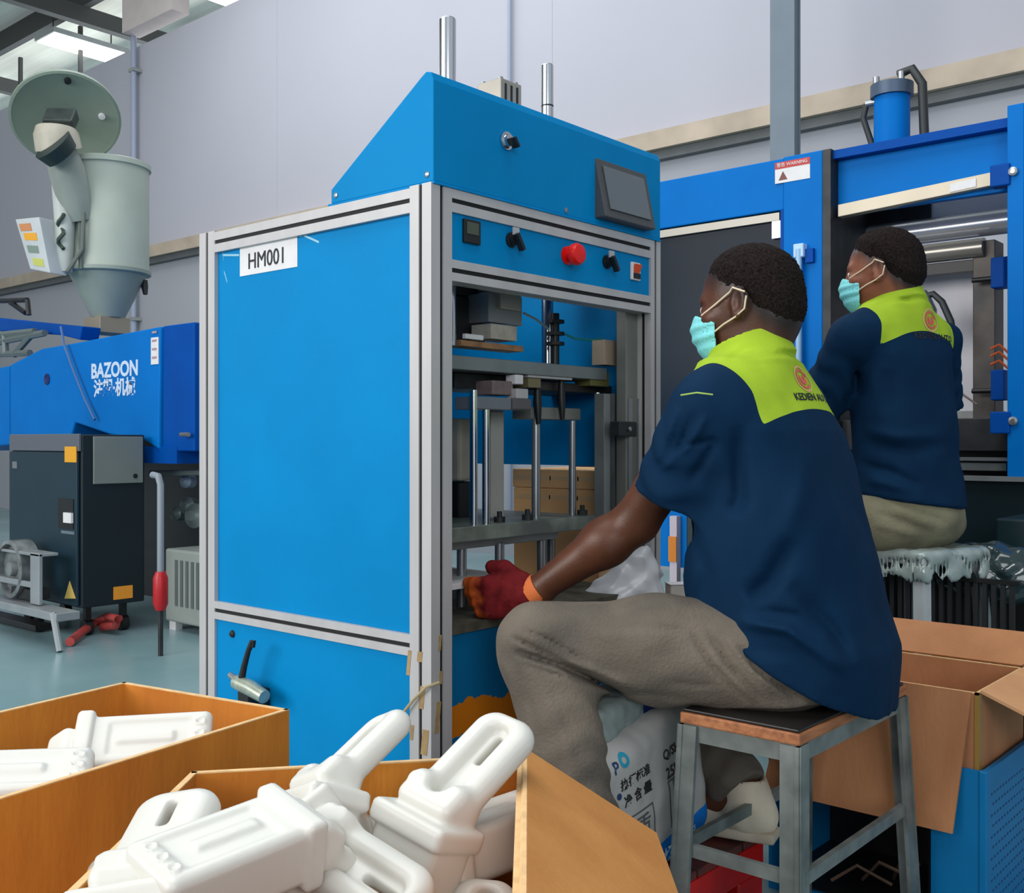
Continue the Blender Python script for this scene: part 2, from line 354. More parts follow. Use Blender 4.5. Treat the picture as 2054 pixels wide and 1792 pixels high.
# worn front lower panel: paint flaked to orange primer
def worn():
    m = mat('worn_front_blue', (8, 110, 160), 0.5, spec=0.1); nt = m.node_tree; b = nt.nodes['Principled BSDF']
    tc = nt.nodes.new('ShaderNodeTexCoord'); sp = nt.nodes.new('ShaderNodeSeparateXYZ'); nt.links.new(tc.outputs['Object'], sp.inputs[0])
    n = nt.nodes.new('ShaderNodeTexNoise'); n.inputs['Scale'].default_value = 14; n.inputs['Detail'].default_value = 6; nt.links.new(tc.outputs['Object'], n.inputs['Vector'])
    def ma(op, a, b_):
        k = nt.nodes.new('ShaderNodeMath'); k.operation = op
        for i, q in enumerate((a, b_)):
            if isinstance(q, (int, float)): k.inputs[i].default_value = q
            else: nt.links.new(q, k.inputs[i])
        return k.outputs[0]
    band = ma('SUBTRACT', ma('SUBTRACT', sp.outputs['Z'], ma('MULTIPLY', sp.outputs['Y'], 0.10)), 0.282)   # stripe rising to the far side
    f = ma('SUBTRACT', ma('ADD', 0.034, ma('MULTIPLY', ma('SUBTRACT', n.outputs['Fac'], 0.5), 0.10)), ma('ABSOLUTE', band, 0))
    st = ma('GREATER_THAN', f, 0.0)
    mx = nt.nodes.new('ShaderNodeMix'); mx.data_type = 'RGBA'
    mx.inputs[6].default_value = lin((6, 100, 150)) + (1,); mx.inputs[7].default_value = lin((196, 112, 20)) + (1,)
    nt.links.new(st, mx.inputs[0]); nt.links.new(mx.outputs[2], b.inputs['Base Color']); return m
MB().box((XF - 0.016, YL + 0.058, 0.095), (XF - 0.012, YR - 0.044, 0.628)).build('front_lower_panel', worn(), M1)
DIRT = mat('grimy_ledge', (92, 88, 74), 0.7, rgb2=(50, 48, 40), vscale=22)
MB().box((XB + 0.06, YL + 0.06, 0.615), (XF - 0.004, YR - 0.045, 0.634)).build('work_deck', DIRT, M1)
# hood: wedge with a vertical front and a back that slopes down
hx = onx(865, 355, XF).z; HB, HT, HXB = ZT + 0.006, 1.720, XF - 0.305
hood = MB(); y0, y1 = YL + 0.004, YR - 0.004
def hood_poly(y): return [(HXB, y, HB), (XF + 0.002, y, HB), (XF + 0.002, y, HT - 0.02), (XF - 0.004, y, HT - 0.004), (XF - 0.018, y, HT), (XF - 0.032, y, HT - 0.008), (HXB, y, HB + 0.03)]
hood.prism(hood_poly(y0), (0, y1 - y0, 0)); ho = hood.build('hood', BLUE, M1, bevel=0.002)
MB().box((HXB - 0.01, y0, ZT + 0.001), (XF + 0.004, y1, HB)).build('hood_flange', BLUE_IN, ho)
# touch screen: tilted, lower edge proud
s0, s1 = onx(1183, 292, XF), onx(1308, 440, XF + 0.03)
ys0, ys1 = onx(1192, 355, XF).y, onx(1293, 375, XF).y
ts = MB().add([(XF + 0.004, ys0, 1.655), (XF + 0.004, ys1, 1.655), (XF + 0.034, ys1, 1.515), (XF + 0.034, ys0, 1.515), (XF - 0.01, ys0, 1.655), (XF - 0.01, ys1, 1.655), (XF - 0.01, ys1, 1.515), (XF - 0.01, ys0, 1.515)],
              [(0, 3, 2, 1), (4, 5, 6, 7), (0, 1, 5, 4), (1, 2, 6, 5), (2, 3, 7, 6), (3, 0, 4, 7)]).build('touch_screen', mat('screen_bezel', (74, 76, 78), 0.45), M1, bevel=0.003)
nrm = Vector((0.14, 0, 0.03)).normalized(); upv = Vector((-0.03, 0, 0.14)).normalized(); cs = Vector((XF + 0.019, (ys0 + ys1) / 2, 1.587)) + nrm * 0.002
MB().obox(cs, Y_, upv, nrm, (ys1 - ys0) / 2 - 0.02, 0.053, 0.001).build('screen_glass', mat('screen_glass', (98, 106, 112), 0.15), ts)
def knob_at(px, py, X): return onx(px, py, X)
c = knob_at(1015, 283, XF + 0.003); lk = MB()._lathe(c, X_, [(0.019, 0), (0.019, 0.004), (0.013, 0.005), (0.012, 0.012)], 20).build('hood_lock', CHROME, M1, smooth=True)
MB().obox(c + Vector((0.02, 0.004, -0.006)), X_, (0, 0.6, -0.8), (0, 0.8, 0.6), 0.009, 0.011, 0.003).build('key', BLACK, lk)
# control strip
ZC0, ZC1 = 1.359, ZT - 0.045
cpn = MB().box((XF - 0.012, YL + 0.058, ZC0), (XF - 0.006, YR - 0.044, ZC1)).build('control_panel', BLUE, M1)
fx = XF - 0.006
c = onx(943, 466, fx); tm = MB().box((fx, c.y - 0.024, c.z - 0.024), (fx + 0.008, c.y + 0.024, c.z + 0.024)).build('timer', BLACK, M1, bevel=0.002)
MB().box((fx + 0.008, c.y - 0.018, c.z - 0.006), (fx + 0.0095, c.y + 0.016, c.z + 0.018)).build('timer_window', mat('lcd_grey', (74, 82, 70), 0.3), tm)
for (px, py) in ((1024, 482), (1216, 526)):
    c = onx(px, py, fx); ks = MB()._lathe(c, X_, [(0.016, 0), (0.016, 0.005), (0.012, 0.006), (0.012, 0.016)], 20).build('selector_switch', BLACK, M1, smooth=True)
    MB().obox(c + Vector((0.022, 0.003, -0.006)), X_, (0, 0.55, -0.83), (0, 0.83, 0.55), 0.007, 0.019, 0.004).build('selector_lever', BLACK, ks)
    MB().obox(c + Vector((0.017, -0.002, 0.016)), X_, Y_, Z_, 0.002, 0.009, 0.008).build('selector_plate', ALU, ks)
c = onx(1137, 513, fx); es = MB()._lathe(c, X_, [(0.021, 0), (0.021, 0.004), (0.012, 0.005), (0.012, 0.02), (0.024, 0.021), (0.025, 0.03), (0.021, 0.038), (0.008, 0.041)], 28).build('emergency_stop', mat('estop_red', (235, 18, 10), 0.35), M1, smooth=True)
c = onx(1271, 545, fx); rk = MB().box((fx, c.y - 0.018, c.z - 0.022), (fx + 0.008, c.y + 0.02, c.z + 0.022)).build('power_switch', WHITE, M1, bevel=0.003)
MB().add([(fx + 0.008, c.y - 0.012, c.z - 0.004), (fx + 0.008, c.y + 0.014, c.z - 0.004), (fx + 0.010, c.y + 0.014, c.z + 0.016), (fx + 0.010, c.y - 0.012, c.z + 0.016), (fx + 0.016, c.y + 0.014, c.z + 0.016), (fx + 0.016, c.y - 0.012, c.z + 0.016)],
         [(0, 1, 2, 3), (0, 1, 4, 5), (3, 2, 4, 5), (1, 2, 4), (0, 3, 5)]).build('rocker', mat('rocker_orange', (238, 88, 44), 0.4), rk)
MB().box((fx + 0.008, c.y - 0.012, c.z - 0.018), (fx + 0.011, c.y + 0.014, c.z - 0.005)).build('rocker_socket', BLACK, rk)
# label on the side panel with residue of torn tape
ys = YL + 0.010
a, b_ = ony(482, 490, ys), ony(597, 540, ys)
lb = MB().box((a.x, ys - 0.0012, ony(482, 555, ys).z), (b_.x, ys, ony(482, 491, ys).z)).build('number_label', WHITE, M1)
text('lettering', 'HM001', 0.052, ((a.x + b_.x) / 2 - 0.004, ys - 0.0013, ony(535, 520, ys).z), X_, Z_, INK, lb, squeeze=0.92)
TAPE = mat('tape_residue', (150, 200, 220), 0.5)
for (q0, q1) in (((446, 498), (480, 496)), ((447, 512), (480, 512)), ((446, 492), (449, 522)), ((450, 545), (456, 566)), ((600, 468), (640, 486)), ((602, 474), (632, 462)), ((520, 476), (600, 462))):
    p0, p1 = ony(*q0, ys), ony(*q1, ys); MB().obox((p0 + p1) / 2 + Vector((0, -0.0004, 0)), p1 - p0, Z_, Y_, (p1 - p0).length / 2, 0.0024, 0.0004).build('tape_residue', TAPE, M1)
for (px, py) in ((857, 350), (674, 392)):
    c = ony(px, py, YL + 0.004); MB()._lathe(c, (0, -1, 0), [(0.006, 0), (0.006, 0.002), (0.003, 0.003)], 12).build('hood_screw', STEEL, ho)
for (px, py) in ((1135, 422),):
    c = onx(px, py, XF + 0.002); MB()._lathe(c, X_, [(0.006, 0), (0.006, 0.002), (0.003, 0.003)], 12).build('hood_screw', STEEL, ho)
GRIME = mat('post_grime_tan', (178, 150, 104), 0.8, rgb2=(150, 124, 84), vscale=40)
for k, (px, py, hh) in enumerate(((820, 1330, 0.05), (846, 1400, 0.045), (852, 1490, 0.05), (826, 1470, 0.03), (842, 1318, 0.02))):      # dried tape on the corner post
    c = ony(px, py, YL - 0.0004); MB().obox(c, X_, (0.12, 0, 1), Y_, 0.0045 + 0.002 * (k % 3), hh / 2, 0.0005).build('dried_tape', GRIME, M1)
for k, (px, py, hh) in enumerate(((882, 1290, 0.03), (878, 1440, 0.06), (884, 1360, 0.025))):
    c = onx(px, py, XF + 0.0004); MB().obox(c, Y_, (0, 0.1, 1), X_, 0.004 + 0.002 * (k % 2), hh / 2, 0.0005).build('dried_tape', GRIME, M1)
# guide rods and actuator standing out of the hood
for (px, d, tp, r) in ((898, 2.22, 40, 0.0175), (1098, 2.74, 132, 0.0155)):
    c = at(px, tp, d); rd_ = MB().cyl((c.x, c.y, 1.20), (c.x, c.y, c.z), r).build('guide_rod', CHROME, M1, smooth=True)
    MB()._lathe((c.x, c.y, c.z), Z_, [(r, 0), (r * 0.86, 0.003), (r * 0.5, 0.003)], 20).build('rod_cap', STEEL, rd_)
    if px > 1000: MB()._lathe((c.x, c.y, at(px, 215, d).z), Z_, [(r * 1.03, 0), (r * 1.03, 0.004)], 20).build('rod_collar', DARK, rd_)
c = at(1002, 170, 2.45); act = MB().box((c.x - 0.036, c.y - 0.036, 1.3), (c.x + 0.036, c.y + 0.036, c.z)).build('actuator', mat('actuator_warm_grey', (172, 164, 152), 0.4, 0.3, var=0.1), M1, bevel=0.002)
for sx in (-1, 1):
    for sy in (-1, 1): MB()._lathe((c.x + sx * 0.026, c.y + sy * 0.026, c.z), Z_, [(0.006, 0), (0.006, 0.005)], 10).build('actuator_bolt', STEEL, act)
for k in (-1, 0, 1): MB().box((c.x + 0.036, c.y + k * 0.02 - 0.003, 1.7), (c.x + 0.0375, c.y + k * 0.02 + 0.003, c.z - 0.01)).build('actuator_groove', DARK, act)
# lever and air regulator low on the left face
yl = YL + 0.006
rg = ony(490, 1372, yl - 0.05); ar = MB().tube([rg + Vector((-0.03, 0, 0)), rg + Vector((0.02, 0, -0.006)), rg + Vector((0.075, 0, -0.018))], [0.016, 0.018, 0.015], 14).build('air_regulator', mat('regulator_metal', (176, 184, 170), 0.35, 0.6, var=0.2, vscale=40), M1, smooth=True)
MB().tube([rg + Vector((-0.01, 0, 0.01)), rg + Vector((0.0, 0, 0.04)), rg + Vector((0.015, 0, 0.075)), rg + Vector((0.03, 0, 0.097)), rg + Vector((0.036, 0, 0.1)), rg + Vector((0.034, 0, 0.086))], [0.008, 0.007, 0.006, 0.007, 0.005, 0.004], 10).build('valve_lever', BLACK, ar, smooth=True)
MB().box((rg.x - 0.012, rg.y - 0.012, rg.z - 0.075), (rg.x + 0.03, yl, rg.z - 0.012)).build('regulator_bowl', BLACK, ar, bevel=0.006)
MB().tube([rg + Vector((-0.03, 0, 0.004)), rg + Vector((-0.055, 0, 0.012))], [0.009, 0.007], 10).build('inlet_nipple', STEEL, ar, smooth=True)
c = ony(467, 1272, yl); MB()._lathe(c, (0, -1, 0), [(0.009, 0), (0.008, 0.004), (0.004, 0.008)], 14).build('panel_plug', DARK, M1)
# frayed cord round the corner post
c = Vector((XF - 0.06, YL - 0.004, ony(825, 1420, YL).z))
MB().tube([c + Vector((-0.03, -0.004, -0.035)), c + Vector((-0.01, -0.006, -0.012)), c + Vector((0.02, -0.004, 0.02)), c + Vector((0.055, -0.004, 0.05)), c + Vector((0.066, 0.02, 0.056))], 0.003, 6).build('tied_cord', mat('cord_tan', (176, 160, 126), 0.9), M1)

# ---------------- inside of the machine (front opening looks along -X)
def slab(name, X, px0, py0, px1, py1, depth, m, bev=0.001, parent=M1, **k):
    """block whose front face stands in the plane X between two seen corners"""
    a, b = onx(px0, (py0 + py1) / 2, X), onx(px1, (py0 + py1) / 2, X)
    pm = (px0 + px1) / 2; z1, z0 = onx(pm, py0, X).z, onx(pm, py1, X).z
    return MB().box((X - depth, a.y, z0), (X, b.y, z1)).build(name, m, parent, bevel=bev, **k)
ZP = 1.182
MB().box((-1.98, 1.53, ZP - 0.03), (-1.56, 2.165, ZP)).build('upper_platen', mat('platen_steel', (132, 140, 140), 0.4, 0.5, var=0.12, vscale=9), M1, bevel=0.002)
slab('transfer_block', -1.60, 980, 592, 1047, 650, 0.10, mat('block_aluminium', (132, 134, 134), 0.4, 0.4, var=0.08))
slab('servo_motor', -1.66, 908, 596, 975, 690, 0.12, DARK, 0.006)
slab('motor_head', -1.66, 912, 565, 968, 594, 0.10, mat('motor_dark', (34, 35, 37), 0.5, var=0.4, vscale=30), 0.004)
slab('sensor_box', -1.58, 985, 652, 1037, 682, 0.06, mat('sensor_cream', (172, 166, 152), 0.5, var=0.15, vscale=40))
slab('wiring_tray', -1.585, 925, 688, 1050, 700, 0.05, mat('tray_copper', (150, 110, 74), 0.5, var=0.3, vscale=40))
slab('name_plate', -1.575, 934, 671, 970, 681, 0.01, WHITE)
slab('clamp_bracket', -1.56, 1213, 683, 1243, 733, 0.04, mat('bracket_sand', (178, 160, 140), 0.6, var=0.1))
rd_ = onx(1113, 600, -1.66); MB().cyl((rd_.x, rd_.y, ZP), (rd_.x, rd_.y, 1.32), 0.011).build('center_spindle', BLACK, M1, smooth=True)
for zz in (1.24, 1.265, 1.295): MB()._lathe((rd_.x, rd_.y, zz), Z_, [(0.024, 0), (0.024, 0.008)], 16).build('spindle_collar', DARK, M1)
# hoses
HOSE_T = mat('air_hose_teal', (40, 150, 150), 0.4); HOSE_W = mat('air_hose_clear', (150, 170, 180), 0.3)
a, b = onx(1128, 668, -1.66), onx(1208, 684, -1.60)
MB().tube([a, a.lerp(b, 0.3) + Vector((0, 0, -0.008)), a.lerp(b, 0.7) + Vector((0, 0, -0.004)), b + Vector((0, 0, 0.006)), b], 0.003, 8).build('air_hose', HOSE_T, M1, smooth=True)
a, b = onx(1050, 628, -1.64), onx(1100, 660, -1.66)
MB().tube([a, a.lerp(b, 0.5) + Vector((0, 0, 0.004)), b], 0.003, 8).build('air_hose', HOSE_W, M1, smooth=True)
# below the platen
RUST = mat('rust_brown_holder', (86, 44, 34), 0.6, rgb2=(44, 28, 26), vscale=24)
slab('fixture_plate', -1.60, 945, 727, 1048, 748, 0.12, RUST)
slab('fixture_beam', -1.62, 912, 752, 1036, 782, 0.14, DARK)
slab('carriage_plate', -1.60, 1075, 770, 1240, 787, 0.2, mat('carriage_dark_brown', (48, 44, 42), 0.5, var=0.2))
slab('guide_strip', -1.565, 1060, 752, 1148, 760, 0.03, ALU)
slab('brass_block', -1.57, 1060, 738, 1085, 778, 0.05, mat('brass_dull', (134, 124, 92), 0.5, 0.4, var=0.1))
slab('brass_block', -1.565, 1185, 746, 1222, 775, 0.05, mat('brass_olive', (112, 108, 62), 0.5, 0.3, var=0.1))
slab('valve_body', -1.57, 988, 764, 1030, 793, 0.06, mat('valve_mauve', (120, 104, 104), 0.5, var=0.2, vscale=40), 0.003)
slab('valve_body', -1.56, 1034, 752, 1050, 771, 0.03, WHITE, 0.002)
slab('valve_body', -1.555, 1036, 780, 1060, 800, 0.03, ALU, 0.002)
slab('cylinder_block', -1.55, 959, 797, 1026, 822, 0.07, mat('cylinder_blue_grey', (122, 128, 136), 0.4, 0.4, var=0.08), 0.002)
slab('cylinder_block', -1.555, 1028, 800, 1066, 822, 0.07, mat('cylinder_warm_grey', (104, 102, 104), 0.4, 0.4, var=0.08), 0.002)
slab('crosshead', -1.60, 1066, 818, 1165, 842, 0.06, mat('crosshead_grey', (134, 136, 130), 0.45, 0.3, var=0.15), 0.002)
for (px, py) in ((1078, 808), (1126, 800)):
    c = onx(px, py, -1.585); MB().tube([c + Vector((0, 0, 0.05)), c, c + Vector((0.0, 0.004, -0.05))], [0.006, 0.011, 0.006], 10).build('hose_fitting', BLACK, M1, smooth=True)
# standing rods between the plates
ZL = 0.818
def rodx(px, X, r, z0, z1, m=CHROME, nm='tie_rod'):
    c = onx(px, 950, X); return MB().cyl((c.x, c.y, z0), (c.x, c.y, z1), r, 18).build(nm, m, M1, smooth=True)
rodx(950, -1.56, 0.0085, ZL, 1.11); rodx(975, -1.56, 0.0085, ZL, 1.09)
rodx(1075, -1.60, 0.0105, ZL, 1.07, STEEL); rodx(1148, -1.60, 0.009, ZL, 1.05, STEEL); rodx(1198, -1.56, 0.007, ZL, 1.12)
slab('ram', -1.63, 985, 824, 1012, 1040, 0.03, mat('ram_pale_grey', (164, 164, 158), 0.45, 0.1, var=0.05), 0.004)
slab('filter_housing', -1.72, 922, 840, 952, 965, 0.05, mat('filter_ivory', (176, 172, 156), 0.5, var=0.15, vscale=14), 0.008)
slab('filter_base', -1.74, 920, 966, 948, 1040, 0.05, BLACK, 0.004)
for (pa, pb, X, m) in ((1212, 1224, -1.53, ALU_D), (1232, 1250, -1.55, ALU_D)): slab('upright', X, pa, 790, pb, 1120, 0.03, m)
slab('linear_rail', -1.50, 1256, 612, 1300, 1130, 0.03, mat('linear_rail_greige', (128, 130, 124), 0.45, 0.3, var=0.08), 0.002)
for px in (1262, 1280): slab('rail_track', -1.495, px, 800, px + 7, 1120, 0.006, STEEL, 0)
sl = slab('slider', -1.485, 1243, 846, 1278, 876, 0.03, DARK, 0.003)
c = onx(1262, 861, -1.484); MB()._lathe(c, X_, [(0.006, 0), (0.006, 0.004), (0.003, 0.006)], 12).build('slider_bolt', STEEL, sl)
# lower platen, its legs and the fixture table
PLG = mat('lower_platen_green_grey', (146, 156, 144), 0.4, 0.3, rgb2=(96, 102, 98), vscale=12)
MB().box((-1.96, 1.53, ZL - 0.032), (-1.545, 2.10, ZL)).build('lower_platen', PLG, M1, bevel=0.002)
MB().box((-1.90, 1.56, ZL - 0.055), (-1.60, 2.02, ZL - 0.033)).build('lower_backing', ALU_D, M1, bevel=0.002)
for px, X in ((1002, -1.6), (1086, -1.62), (926, -1.62), (1105, -1.75)): rodx(px, X, 0.011, 0.634, ZL - 0.05, STEEL, 'platen_leg')
for (px, py) in ((1002, 1025), (1168, 1024), (1058, 1016)):
    c = onx(px, py, -1.58); MB()._lathe((c.x, c.y, ZL), Z_, [(0.013, 0), (0.013, 0.012), (0.006, 0.012), (0.006, 0.024)], 14).build('stop_screw', DARK, M1)
FT = MB().box((-1.86, 1.50, 0.690), (-1.535, 1.78, 0.702)).box((-1.84, 1.52, 0.634), (-1.80, 1.56, 0.69)).box((-1.6, 1.52, 0.634), (-1.56, 1.56, 0.69)).box((-1.6, 1.72, 0.634), (-1.56, 1.76, 0.69)).build('fixture_table', WHITE, M1, bevel=0.001)

# ---------------- cartons stacked inside, seen through the opening
CARTON = mat('carton_orange_tan', (236, 182, 124), 0.85, var=0.06, vscale=10)
TAPEM = mat('packing_tape', (222, 182, 132), 0.4)
def carton(x0, x1, y0, y1, z0, z1, label, tape_z):
    t = thing('carton', ((x0 + x1) / 2, (y0 + y1) / 2, z0), label, 'carton', 'cartons stacked inside the machine')
    MB().box((x0, y0, z0), (x1, y1, z1)).build('carton_body', CARTON, t, bevel=0.003)
    MB().box((x0 + 0.02, (y0 + y1) / 2 - 0.024, z1), (x1 + 0.001, (y0 + y1) / 2 + 0.024, z1 + 0.0006)).build('tape_strip', TAPEM, t)
    MB().box((x1, (y0 + y1) / 2 - 0.024, z1 - tape_z), (x1 + 0.0008, (y0 + y1) / 2 + 0.024, z1)).build('tape_strip', TAPEM, t)
YC = 2.275
x0_, x1_ = ony(1028, 950, YC).x, ony(1205, 950, YC).x
zt_, zm_, zl_ = ony(1110, 942, YC).z, ony(1110, 980, YC).z, 0.44
def carton(x0, x1, z0, z1, label):
    t = thing('carton', ((x0 + x1) / 2, YC + 0.14, z0), label, 'carton', 'cartons stacked beside the blue machine')
    MB().box((x0, YC, z0), (x1, YC + 0.28, z1)).build('carton_body', CARTON, t, bevel=0.003)
    xm = x0 + (x1 - x0) * 0.6
    MB().box((xm - 0.05, YC - 0.0008, z0), (xm - 0.046, YC, z1)).box((xm + 0.046, YC - 0.0008, z0), (xm + 0.05, YC, z1)).build('flap_seam', TAPEM, t)
    MB().box((x0 + 0.01, YC - 0.0008, z1 - 0.03), (x1 - 0.01, YC, z1 - 0.018)).build('tape_strip', TAPEM, t)
carton(x0_, x1_, zm_, zt_, 'flat tan carton on top of the stack seen through the blue machine')
carton(x0_ + 0.004, x1_ - 0.006, zl_, zm_ - 0.0007, 'middle tan carton of the stack seen through the blue machine')
carton(x0_ - 0.01, x1_ - 0.04, 0.0, zl_ - 0.0007, 'lowest tan carton of the stack, standing on the floor')
# ================================================================== HYDRAULIC PRESS (right background)
YP = 3.60
M2 = thing('hydraulic_press', (-1.5, YP + 0.3, 0), 'tall blue press frame with a dark window and a wide opening behind the workers', 'machine')
zt = 2.04
xl, xc0, xc1, xr0 = onx(1330, 365, -2.6).x, ony(1572, 600, YP).x, ony(1650, 600, YP).x, ony(2022, 500, YP).x
XL = ony(1312, 600, YP).x - 0.45
wz1, wz0 = ony(1500, 432, YP).z, 0.86
fr = MB().box((XL, YP, wz1), (xc0, YP + 0.05, zt)).build('top_panel', PRESS, M2, bevel=0.004)
MB().box((xc0, YP - 0.004, 0.5), (xc1, YP + 0.10, zt + 0.003)).build('column_plate', PRESS, M2, bevel=0.004)
MB().box((xc1, YP + 0.0, 0.5), (xc1 + 0.03, YP + 0.35, zt + 0.003)).build('column_return', DARK, M2)
MB().box((XL, YP, 0.5), (xc0, YP + 0.05, wz0)).build('bottom_panel', PRESS, M2)
wn = MB().box((XL, YP + 0.020, wz0), (xc0 - 0.012, YP + 0.026, wz1)).build('door_window', mat('smoked_acrylic', (30, 40, 52), 0.15, var=0.15, vscale=2, spec=0.06), M2)
MB().box((XL, YP + 0.004, wz1 - 0.035), (xc0 - 0.02, YP + 0.019, wz1 - 0.006)).build('window_trim', mat('window_trim_grey', (150, 146, 138), 0.35, 0.4), wn)
MB().box((xc0 - 0.05, YP + 0.004, wz1 - 0.10), (xc0 - 0.014, YP + 0.019, wz1 - 0.036)).build('window_corner', mat('corner_pale', (196, 200, 210), 0.3, 0.2), wn)
MB().box((xc0 - 0.012, YP - 0.002, wz0), (xc0, YP + 0.02, wz1)).build('window_jamb', PRESS_D, wn)
# vertical door handle bar on the column
c0 = ony(1602, 500, YP - 0.03); c1 = ony(1602, 860, YP - 0.03)
hb = MB().cyl((c0.x, YP - 0.03, c1.z), (c0.x, YP - 0.03, c0.z), 0.011).build('door_bar', mat('bar_pale_blue', (150, 190, 226), 0.3), M2, smooth=True)
MB().box((c0.x - 0.02, YP - 0.035, c0.z - 0.03), (c0.x + 0.02, YP, c0.z + 0.02)).build('bar_bracket', mat('bracket_pale', (170, 205, 240), 0.4), hb, bevel=0.004)
MB().box((c0.x + 0.02, YP - 0.02, c0.z - 0.05), (c0.x + 0.05, YP, c0.z)).build('latch', PRESS_D, hb)
# right part: head beam, post
zb = ony(1850, 400, YP).z
MB().box((xc1 + 0.03, YP + 0.06, zb), (-0.6, YP + 0.09, zt - 0.03)).build('head_beam', PRESS, M2, bevel=0.003)
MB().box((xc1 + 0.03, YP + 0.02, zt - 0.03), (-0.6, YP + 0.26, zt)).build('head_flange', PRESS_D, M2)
pp = MB().box((xr0, YP - 0.01, 0.86), (xr0 + 0.05, YP + 0.25, zt + 0.03)).build('side_post', PRESS, M2, bevel=0.003)
MB().box((xr0 + 0.05, YP + 0.02, 0.86), (xr0 + 0.35, YP + 0.06, zt + 0.03)).build('side_plate', PRESS, M2)
for z in (ony(2010, 350, YP).z, ony(2024, 845, YP).z):
    bk = MB().box((xr0 - 0.05, YP - 0.02, z - 0.04), (xr0 + 0.01, YP + 0.03, z + 0.03)).build('post_bracket', PRESS_D, M2, bevel=0.004)
    MB()._lathe((xr0 + 0.02, YP - 0.01, z), (0, -1, 0), [(0.014, 0), (0.014, 0.012), (0.007, 0.014)], 12).build('bracket_bolt', STEEL, bk)
# warning label
lx0, lx1 = ony(1555, 345, YP - 0.004).x, ony(1625, 345, YP - 0.004).x; lz0, lz1 = ony(1590, 364, YP).z, ony(1590, 322, YP).z
wl = MB().box((lx0, YP - 0.006, lz0), (lx1, YP - 0.004, lz1)).build('warning_label', WHITE, M2)
MB().box((lx0, YP - 0.0072, lz1 - 0.024), (lx1, YP - 0.006, lz1)).build('label_band', mat('label_red', (190, 44, 40), 0.5), wl)
text('label_lettering', '警告 WARNING', 0.017, ((lx0 + lx1) / 2, YP - 0.0074, lz1 - 0.012), X_, Z_, WHITE, wl)
MB().prism([(lx0 + 0.015, YP - 0.0064, lz0 + 0.01), (lx0 + 0.05, YP - 0.0064, lz0 + 0.01), (lx0 + 0.032, YP - 0.0064, lz0 + 0.042)], (0, -0.0006, 0)).build('label_mark', mat('mark_brown', (120, 70, 64), 0.6), wl)
# hydraulic cylinder with hoses on the head beam
hc = ony(1789, 240, YP + 0.16); yb_ = YP + 0.16
cy = MB().cyl((hc.x, yb_, zt), (hc.x, yb_, ony(1789, 196, yb_).z), 0.062, 28).build('hydraulic_cylinder', PRESS, M2, smooth=True)
zz = ony(1789, 196, yb_).z
MB()._lathe((hc.x, yb_, zz), Z_, [(0.074, 0), (0.074, 0.045), (0.03, 0.047)], 28).build('cylinder_cap', mat('cap_slate', (74, 90, 112), 0.45, 0.3), cy, smooth=True)
for s in (-1, 1): MB()._lathe((hc.x + s * 0.045, yb_ - 0.03, zz + 0.045), Z_, [(0.012, 0), (0.012, 0.03), (0.006, 0.032)], 10).build('cap_bolt', STEEL, cy)
RUB = mat('rubber_hose', (36, 40, 42), 0.5)
a = Vector((hc.x + 0.03, yb_ - 0.02, zz + 0.07))
MB().tube([a, a + Vector((0.05, 0, 0.01)), a + Vector((0.085, 0, -0.05)), a + Vector((0.09, 0, -0.18)), a + Vector((0.095, 0, -0.31))], 0.016, 10).build('hydraulic_hose', RUB, cy, smooth=True)
a = Vector((hc.x - 0.085, yb_ - 0.02, zz - 0.01))
MB().tube([a, a + Vector((-0.012, 0, -0.05)), a + Vector((0.02, 0, -0.15)), a + Vector((0.03, 0, -0.21))], 0.011, 10).build('hydraulic_hose', RUB, cy, smooth=True)
MB().tube([a + Vector((0.06, 0, 0)), a], 0.014, 10).build('hose_elbow', STEEL, cy, smooth=True)
# tie bars and rails in the opening
def bar(px0, py0, px1, py1, Y, r, m, nm, box=None):
    a, b = ony(px0, py0, Y), ony(px1, py1, Y)
    if box: return MB().obox((a + b) / 2, b - a, Z_, Y_, (b - a).length / 2, r, box).build(nm, m, M2, bevel=0.002)
    return MB().cyl(a, b, r, 24).build(nm, m, M2, smooth=True)
za = ony(1700, 424, YP + 0.08).z
bar(1685, 425, 1998, 360, YP + 0.05, 0.022, mat('rail_beige', (178, 168, 150), 0.4, 0.3, var=0.06), 'guide_rail', 0.02)
ld = bar(1905, 378, 1958, 366, YP + 0.028, 0.014, WHITE, 'rail_label', 0.001)
zc = ony(1950, 452, YP + 0.35).z; zv0, zv1 = ony(1950, 428, YP + 0.34).z, ony(1950, 392, YP + 0.34).z; TIE = mat('tie_bar_bright', (206, 208, 214), 0.22, 0.55)
MB().cyl((-1.95, YP + 0.35, zc), (-0.75, YP + 0.35, zc), 0.045, 30).build('tie_bar', TIE, M2, smooth=True)
MB().cyl((-1.95, YP + 0.55, zc - 0.13), (-0.75, YP + 0.55, zc - 0.13), 0.028, 24).build('tie_bar', TIE, M2, smooth=True)
MB().box((-1.95, YP + 0.34, zv0), (-0.72, YP + 0.40, zv1)).build('rail_cover', mat('cover_pale', (226, 222, 228), 0.5), M2)
MB().box((-1.95, YP + 0.325, zv0 + 0.004), (-1.38, YP + 0.3395, zv1 - 0.006)).build('cable_chain', DARK, M2)
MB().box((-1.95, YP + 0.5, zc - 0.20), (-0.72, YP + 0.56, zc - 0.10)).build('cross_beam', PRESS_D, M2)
zl_ = ony(1900, 505, YP + 0.3).z
MB().cyl((-1.95, YP + 0.3, zl_ - 0.0), (ony(1975, 505, YP + 0.3).x, YP + 0.3, zl_ - 0.0), 0.034, 24).build('lower_tie_bar', mat('bar_bronze_steel', (150, 146, 138), 0.25, 0.5), M2, smooth=True)
